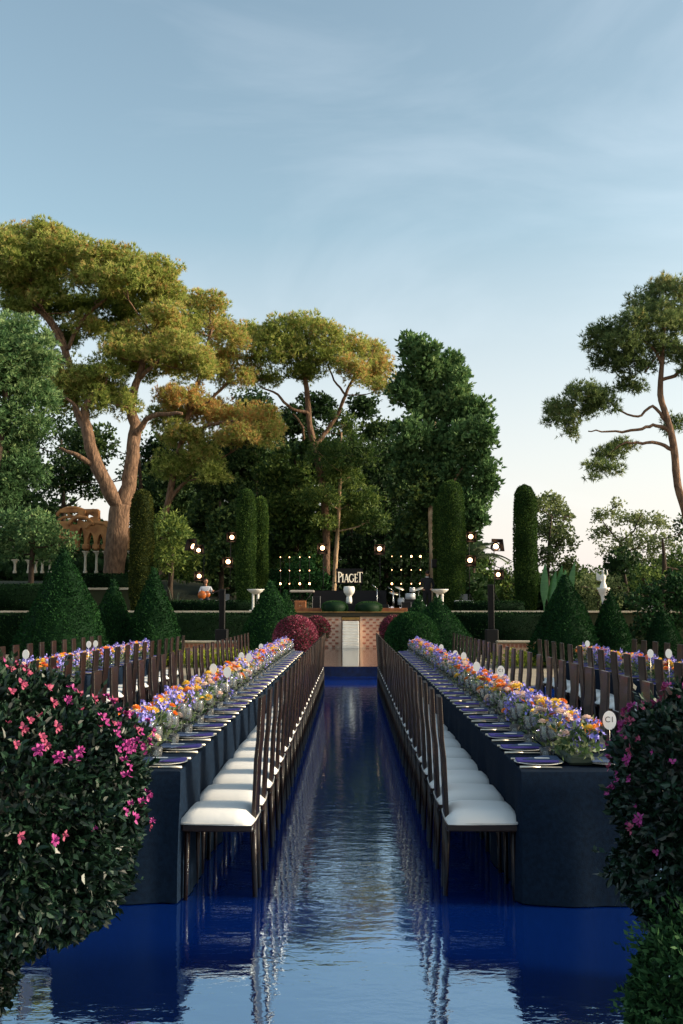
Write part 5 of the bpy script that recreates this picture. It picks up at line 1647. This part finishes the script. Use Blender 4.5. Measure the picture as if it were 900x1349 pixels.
# side tables
for sgn, nm, y0, n in ((-1, 'far left', 7.2, 21), (1, 'far right', 6.9, 18)):
    xa, xb = sorted((sgn * 3.66, sgn * 4.36))
    yend = y0 + .60 * (n - 1)
    cloth_table('dining_table', '%s banquet table beyond the inner one' % nm, xa, xb, y0 - .2, yend + .35)
    for k in range(n):
        y = y0 + .60 * k
        make_chair(sgn * 3.24, y + random.uniform(-.03, .03), sgn, 'dark plank-backed chair, %s from camera, near side of the %s table' % (ordn(k + 1), nm), 'chairs on the near side of the %s table' % nm)
        make_chair(sgn * 4.78, y + random.uniform(-.03, .03), -sgn, 'dark plank-backed chair, %s from camera, far side of the %s table' % (ordn(k + 1), nm), 'chairs on the far side of the %s table' % nm)
        setting(None, sgn * 3.66, y, sgn, k + 1, 'near side of %s table' % nm, False, 'near side of the %s table' % nm)
        arrangement(sgn * 4.01, y + .15, k + 1, '%s table' % nm, False, 'flower arrangements along the %s table' % nm)

# number cards
def text_mesh(txt, size):
    cu = bpy.data.curves.new('text', 'FONT'); cu.body = txt; cu.size = size; cu.align_x = 'CENTER'; cu.align_y = 'CENTER'
    o = bpy.data.objects.new('tmp', cu); COL.objects.link(o)
    dg = bpy.context.evaluated_depsgraph_get()
    me = bpy.data.meshes.new_from_object(o.evaluated_get(dg))
    me.transform(Matrix.Rotation(R(90), 4, 'X')); me.name = 'lettering'
    me.materials.clear(); me.materials.append(M['ink'])
    bpy.data.objects.remove(o)
    return me
TXT = text_mesh('C1', .042)
def number_card(px, py, D, label, txt=True, s=1.0):
    c = P(px, py, D)
    t = thing('number_card', label, 'table card', (c[0], D, ZT), group='oval table cards on sticks')
    h = c[2] - ZT
    q = MB(); q.v = []
    n = 24
    vs = [(.036 * s * math.cos(2 * PI * k / n), yy, h + .050 * s * math.sin(2 * PI * k / n)) for yy in (-.002, .002) for k in range(n)]
    fs = [tuple(range(n)), tuple(range(2 * n - 1, n - 1, -1))] + [(k, k + n, (k + 1) % n + n, (k + 1) % n) for k in range(n)]
    q.add(vs, fs); cd = q.build('card', M['card'], t)
    if txt:
        link('lettering', TXT, cd, (0, -.0035, h + .004), None, s)
    MB().tube([(0, .004, 0), (0, .004, h)], .0022, 5).build('stick', M['gold'], t)
number_card(803, 949, 6.2, 'nearest oval card reading C1 at the front end of the right table', s=1.15)
for i, (px, py, D, tb_) in enumerate(((660, 884, 9.4, 'right'), (628, 878, 10.3, 'right'), (611, 864.5, 12.6, 'right'), (600, 861.5, 13.6, 'right'), (581.5, 853, 15.6, 'right'),
                       (281, 881, 9.9, 'left'), (299.5, 885.5, 9.2, 'left'), (318, 864.5, 12.5, 'left'), (328, 866, 12.0, 'left'), (344, 852, 16.0, 'left'), (372, 845, 19.5, 'left'))):
    n_ = i + 2 if tb_ == 'right' else i - 4
    number_card(px, py, D, '%s oval white card from the camera on a stick among the %s table flowers' % (ordn(n_), tb_), txt=(i == 0), s=1.0)
for i, (px, py, D, tb_) in enumerate(((774, 848, 15.5, 'far right'), (857, 861, 11.5, 'far right'), (881, 861, 10.9, 'far right'), (117, 849, 14.5, 'far left'), (126, 848, 15.2, 'far left'), (34, 862, 10.5, 'far left'))):
    lab = {0: 'farthest oval card on the far right table', 1: 'middle oval card on the far right table', 2: 'nearest oval card on the far right table', 3: 'middle oval card on the far left table', 4: 'farthest oval card on the far left table', 5: 'nearest oval card on the far left table'}[i]
    number_card(px, py, D, lab, txt=False, s=1.0)

# ------------------------------------------------------------------ near bougainvillea bushes
def bract_mesh(m):
    q = MB()
    for j in range(3):
        a0 = 2 * PI * j / 3
        for lay in (0,):
            d = np.array((math.cos(a0), math.sin(a0), .55)); sd = np.array((-math.sin(a0), math.cos(a0), 0))
            up_ = np.array((0, 0, 1.0))
            r = .022
            p0 = np.zeros(3)
            vs = [p0, d * r * .55 + sd * r * .62, d * r * .55 + up_ * r * .12, d * r * .55 - sd * r * .62, d * r * 1.15 + sd * r * .45 + up_ * r * .1, d * r * 1.45 + up_ * r * .35, d * r * 1.15 - sd * r * .45 + up_ * r * .1]
            q.add(vs, [(0, 1, 2), (0, 2, 3), (1, 4, 5, 2), (2, 5, 6, 3)], smooth=True)
    return q
def cluster_mesh(m, n):
    q = MB()
    b0_ = bract_mesh(m)
    for i in range(n):
        rot = Euler((random.uniform(-1.1, 1.1), random.uniform(-1.1, 1.1), random.uniform(0, 6))).to_matrix()
        o_ = rot @ Vector((0, 0, .024 * (n > 1))) 
        sc = random.uniform(.8, 1.15)
        q.add([np.array(o_) + np.array(rot @ (Vector(v) * sc)) for v in b0_.v], b0_.f, True)
    return q.mesh('bloom', m)
CLM = [cluster_mesh(M['magenta'], n) for n in (1, 3, 5, 6)] 
CLR = [cluster_mesh(M['rose'], n) for n in (1, 3, 4, 5)]
def bush(label, c, rad, nl, blooms, seed_dir, name='bougainvillea_bush', m='boug', L=.042, W=.025, cat='bush', lump=.07, low=None):
    base = (c[0], c[1], 0)
    t = thing(name, label, cat, base)
    lv = Leaves()
    c = np.array(c); rad = np.array(rad)
    ph = rng.uniform(0, 6, 6)
    def shell(d, s):
        r = 1 + lump * (np.sin(d[:, 0] * 5 + ph[0]) * np.sin(d[:, 2] * 6 + ph[1]) + .7 * np.sin(d[:, 1] * 9 + ph[2]) * np.sin(d[:, 0] * 11 + ph[3])) + lump * .8 * np.sin(d[:, 2] * 17 + ph[4]) * np.sin(d[:, 0] * 16 + ph[5])
        # fuller lower half: squircle
        e = np.abs(d) ** 1.0
        return c + d * rad * (r * s)[:, None]
    d = unit(nl)
    s = 1 - rng.exponential(.055, nl).clip(0, .30)
    Pt = shell(d, s)
    tt_ = rng.uniform(0, 1, nl)
    for V in folded_leaves(Pt, d + np.array((0, 0, .1)), L, W, 1.1, .15): lv.add(V, 4, tt_)
    if low:
        c_l, r_l, n_l = low
        d = unit(n_l)
        Pt = np.array(c_l) + d * np.array(r_l) * (1 - rng.exponential(.07, n_l).clip(0, .35))[:, None] * (1 + .06 * np.sin(d[:, 0] * 9) * np.sin(d[:, 2] * 8))[:, None]
        tt_ = rng.uniform(0, .8, n_l)
        for V in folded_leaves(Pt, d + np.array((0, 0, .1)), L, W, 1.1, .15): lv.add(V, 4, tt_)
    # stray shoots
    d2 = unit(260)
    for dd in d2:
        p = shell(dd[None], np.array([1.0]))[0]
        K = 7
        st = p + (dd * .6 + np.array((0, 0, .25)))[None] * np.linspace(0, random.uniform(.04, .13), K)[:, None]
        V, k = leaf_arrays(st, np.tile(dd + np.array((0, 0, .4)), (K, 1)), L * .8, W * .8, .9)
        lv.add(V, k, rng.uniform(.3, 1, K))
    cb = MB(); cb.ball(c, tuple(rad * .74), 20, 12)
    lv.build('foliage', M[m], t, base, (cb.v, cb.f))
    MB().tube([(0, 0, -.05), (.02, 0, c[2] - rad[2] * .5)], [.05, .035], 7).build('stem', M['bark_dark'], t)
    for _ in range(150 if blooms else 0):
        dd = unit(1)[0]
        if dd[2] > -.15 and dd[1] < .5: blooms = blooms + [(dd, random.choice('mmr'), random.choice((0, 1, 1, 2, 3)))]
    for dd, kind, sz in blooms:
        dd = np.array(dd) / np.linalg.norm(dd)
        p = shell(dd[None], np.array([1.045]))[0] - np.array(base)
        q_ = Vector(dd).to_track_quat('Z', 'Y').to_euler()
        ms_ = (CLM if kind == 'm' else CLR)[sz]
        link('bloom', ms_, t, p, q_, random.uniform(.38, .56))
    return t
def bloom_from_px(c, rad, pts, D):
    """directions on the bush that face the camera at given photo pixels"""
    out = []
    camp = np.array((0, 0, CAMH))
    for px, py, kind, sz in pts:
        q_ = P(px, py, 1.0) - camp
        q_ = q_ / np.linalg.norm(q_)
        o_ = (camp - c) / rad; dd = q_ / rad
        A = dd @ dd; B = 2 * o_ @ dd; C_ = o_ @ o_ - 1
        disc = B * B - 4 * A * C_
        tt = (-B - math.sqrt(disc)) / (2 * A) if disc > 0 else -B / (2 * A)
        h = o_ + dd * tt
        out.append((h, kind, sz))
    return out
LC, LR = np.array((-1.66, 4.30, .83)), np.array((.77, .74, .59))
RC, RR_ = np.array((1.84, 4.25, .80)), np.array((.72, .70, .64))
lp = [(28, 901, 'r', 2), (22, 916, 'r', 2), (9, 925, 'r', 1), (54, 919, 'r', 1), (68, 928, 'r', 2), (103, 916, 'r', 2), (110, 932, 'r', 2), (118, 958, 'm', 2), (115, 968, 'm', 2), (141, 963, 'm', 3), (128, 966, 'r', 1),
      (148, 914, 'm', 2), (160, 927, 'm', 3), (165, 941, 'm', 2), (135, 934, 'r', 2), (147, 944, 'r', 2), (163, 950, 'm', 1), (39, 949, 'r', 1), (28, 964, 'r', 2), (65, 966, 'r', 2), (44, 981, 'r', 1), (54, 987, 'r', 2),
      (40, 996, 'm', 3), (70, 1001, 'm', 3), (90, 997, 'm', 3), (83, 1009, 'm', 1), (118, 986, 'm', 2), (127, 997, 'm', 3), (134, 1000, 'm', 3), (121, 1002, 'm', 2), (141, 1010, 'm', 1), (154, 1016, 'm', 2), (150, 1027, 'm', 1),
      (145, 992, 'm', 1), (155, 978, 'm', 2), (168, 963, 'm', 2), (172, 975, 'm', 3), (165, 990, 'm', 3), (176, 985, 'm', 2), (178, 998, 'm', 1), (158, 957, 'm', 1), (10, 994, 'r', 1), (11, 954, 'r', 0), (20, 872, 'r', 2),
      (35, 875, 'r', 1), (78, 880, 'r', 1), (170, 1060, 'm', 1), (163, 1070, 'm', 2), (172, 1078, 'm', 2), (180, 1058, 'm', 1), (184, 1082, 'm', 1), (22, 1101, 'r', 1), (130, 1090, 'm', 0), (55, 940, 'r', 0), (90, 950, 'r', 0)]
bush('large left bush with dark leaves and magenta flowers in the foreground', LC, LR, 44000, bloom_from_px(LC, LR, lp, 4.3), None, low=((-2.00, 4.22, .36), (.66, .62, .50), 20000))
rp = [(888, 914, 'm', 3), (866, 929, 'm', 2), (862, 908, 'r', 2), (843, 927, 'm', 3), (850, 917, 'm', 3), (855, 922, 'm', 2), (838, 937, 'm', 2), (845, 940, 'm', 3), (825, 938, 'r', 2), (812, 957, 'm', 2), (834, 962, 'm', 3), (842, 950, 'm', 2),
      (860, 968, 'r', 1), (810, 984, 'm', 3), (866, 988, 'r', 3), (858, 1000, 'r', 2), (851, 1010, 'm', 3), (801, 1013, 'm', 2), (815, 1005, 'm', 2), (832, 1027, 'm', 2), (794, 1033, 'm', 3), (800, 1041, 'm', 2), (823, 990, 'm', 1),
      (846, 1127, 'm', 1), (812, 1027, 'm', 1), (806, 996, 'm', 1), (895, 1010, 'm', 1), (880, 960, 'r', 0), (828, 912, 'r', 1), (838, 905, 'r', 1), (875, 905, 'r', 1)]
bush('right foreground bush with dark leaves and pink flowers', RC, RR_, 34000, bloom_from_px(RC, RR_, rp, 4.25), None, low=((1.98, 4.2, .40), (.66, .62, .40), 9000))
bush('low clipped box shrub in front of the right flowering bush', np.array((1.42, 3.55, .33)), np.array((.46, .40, .33)), 16000, [], None, 'box_shrub', 'boxleaf', .035, .016, 'shrub', .03)
for x, y, w in ((-2.1, 4.45, .8), (2.1, 4.4, .8)):
    t = thing('planter_box', 'dark planter box under the %s flowering bush' % ('left' if x < 0 else 'right'), 'planter', (x, y, 0))
    MB().bbox((0, 0, .11), (w * .8, .8, .22), .02).build('box', M['pot'], t)
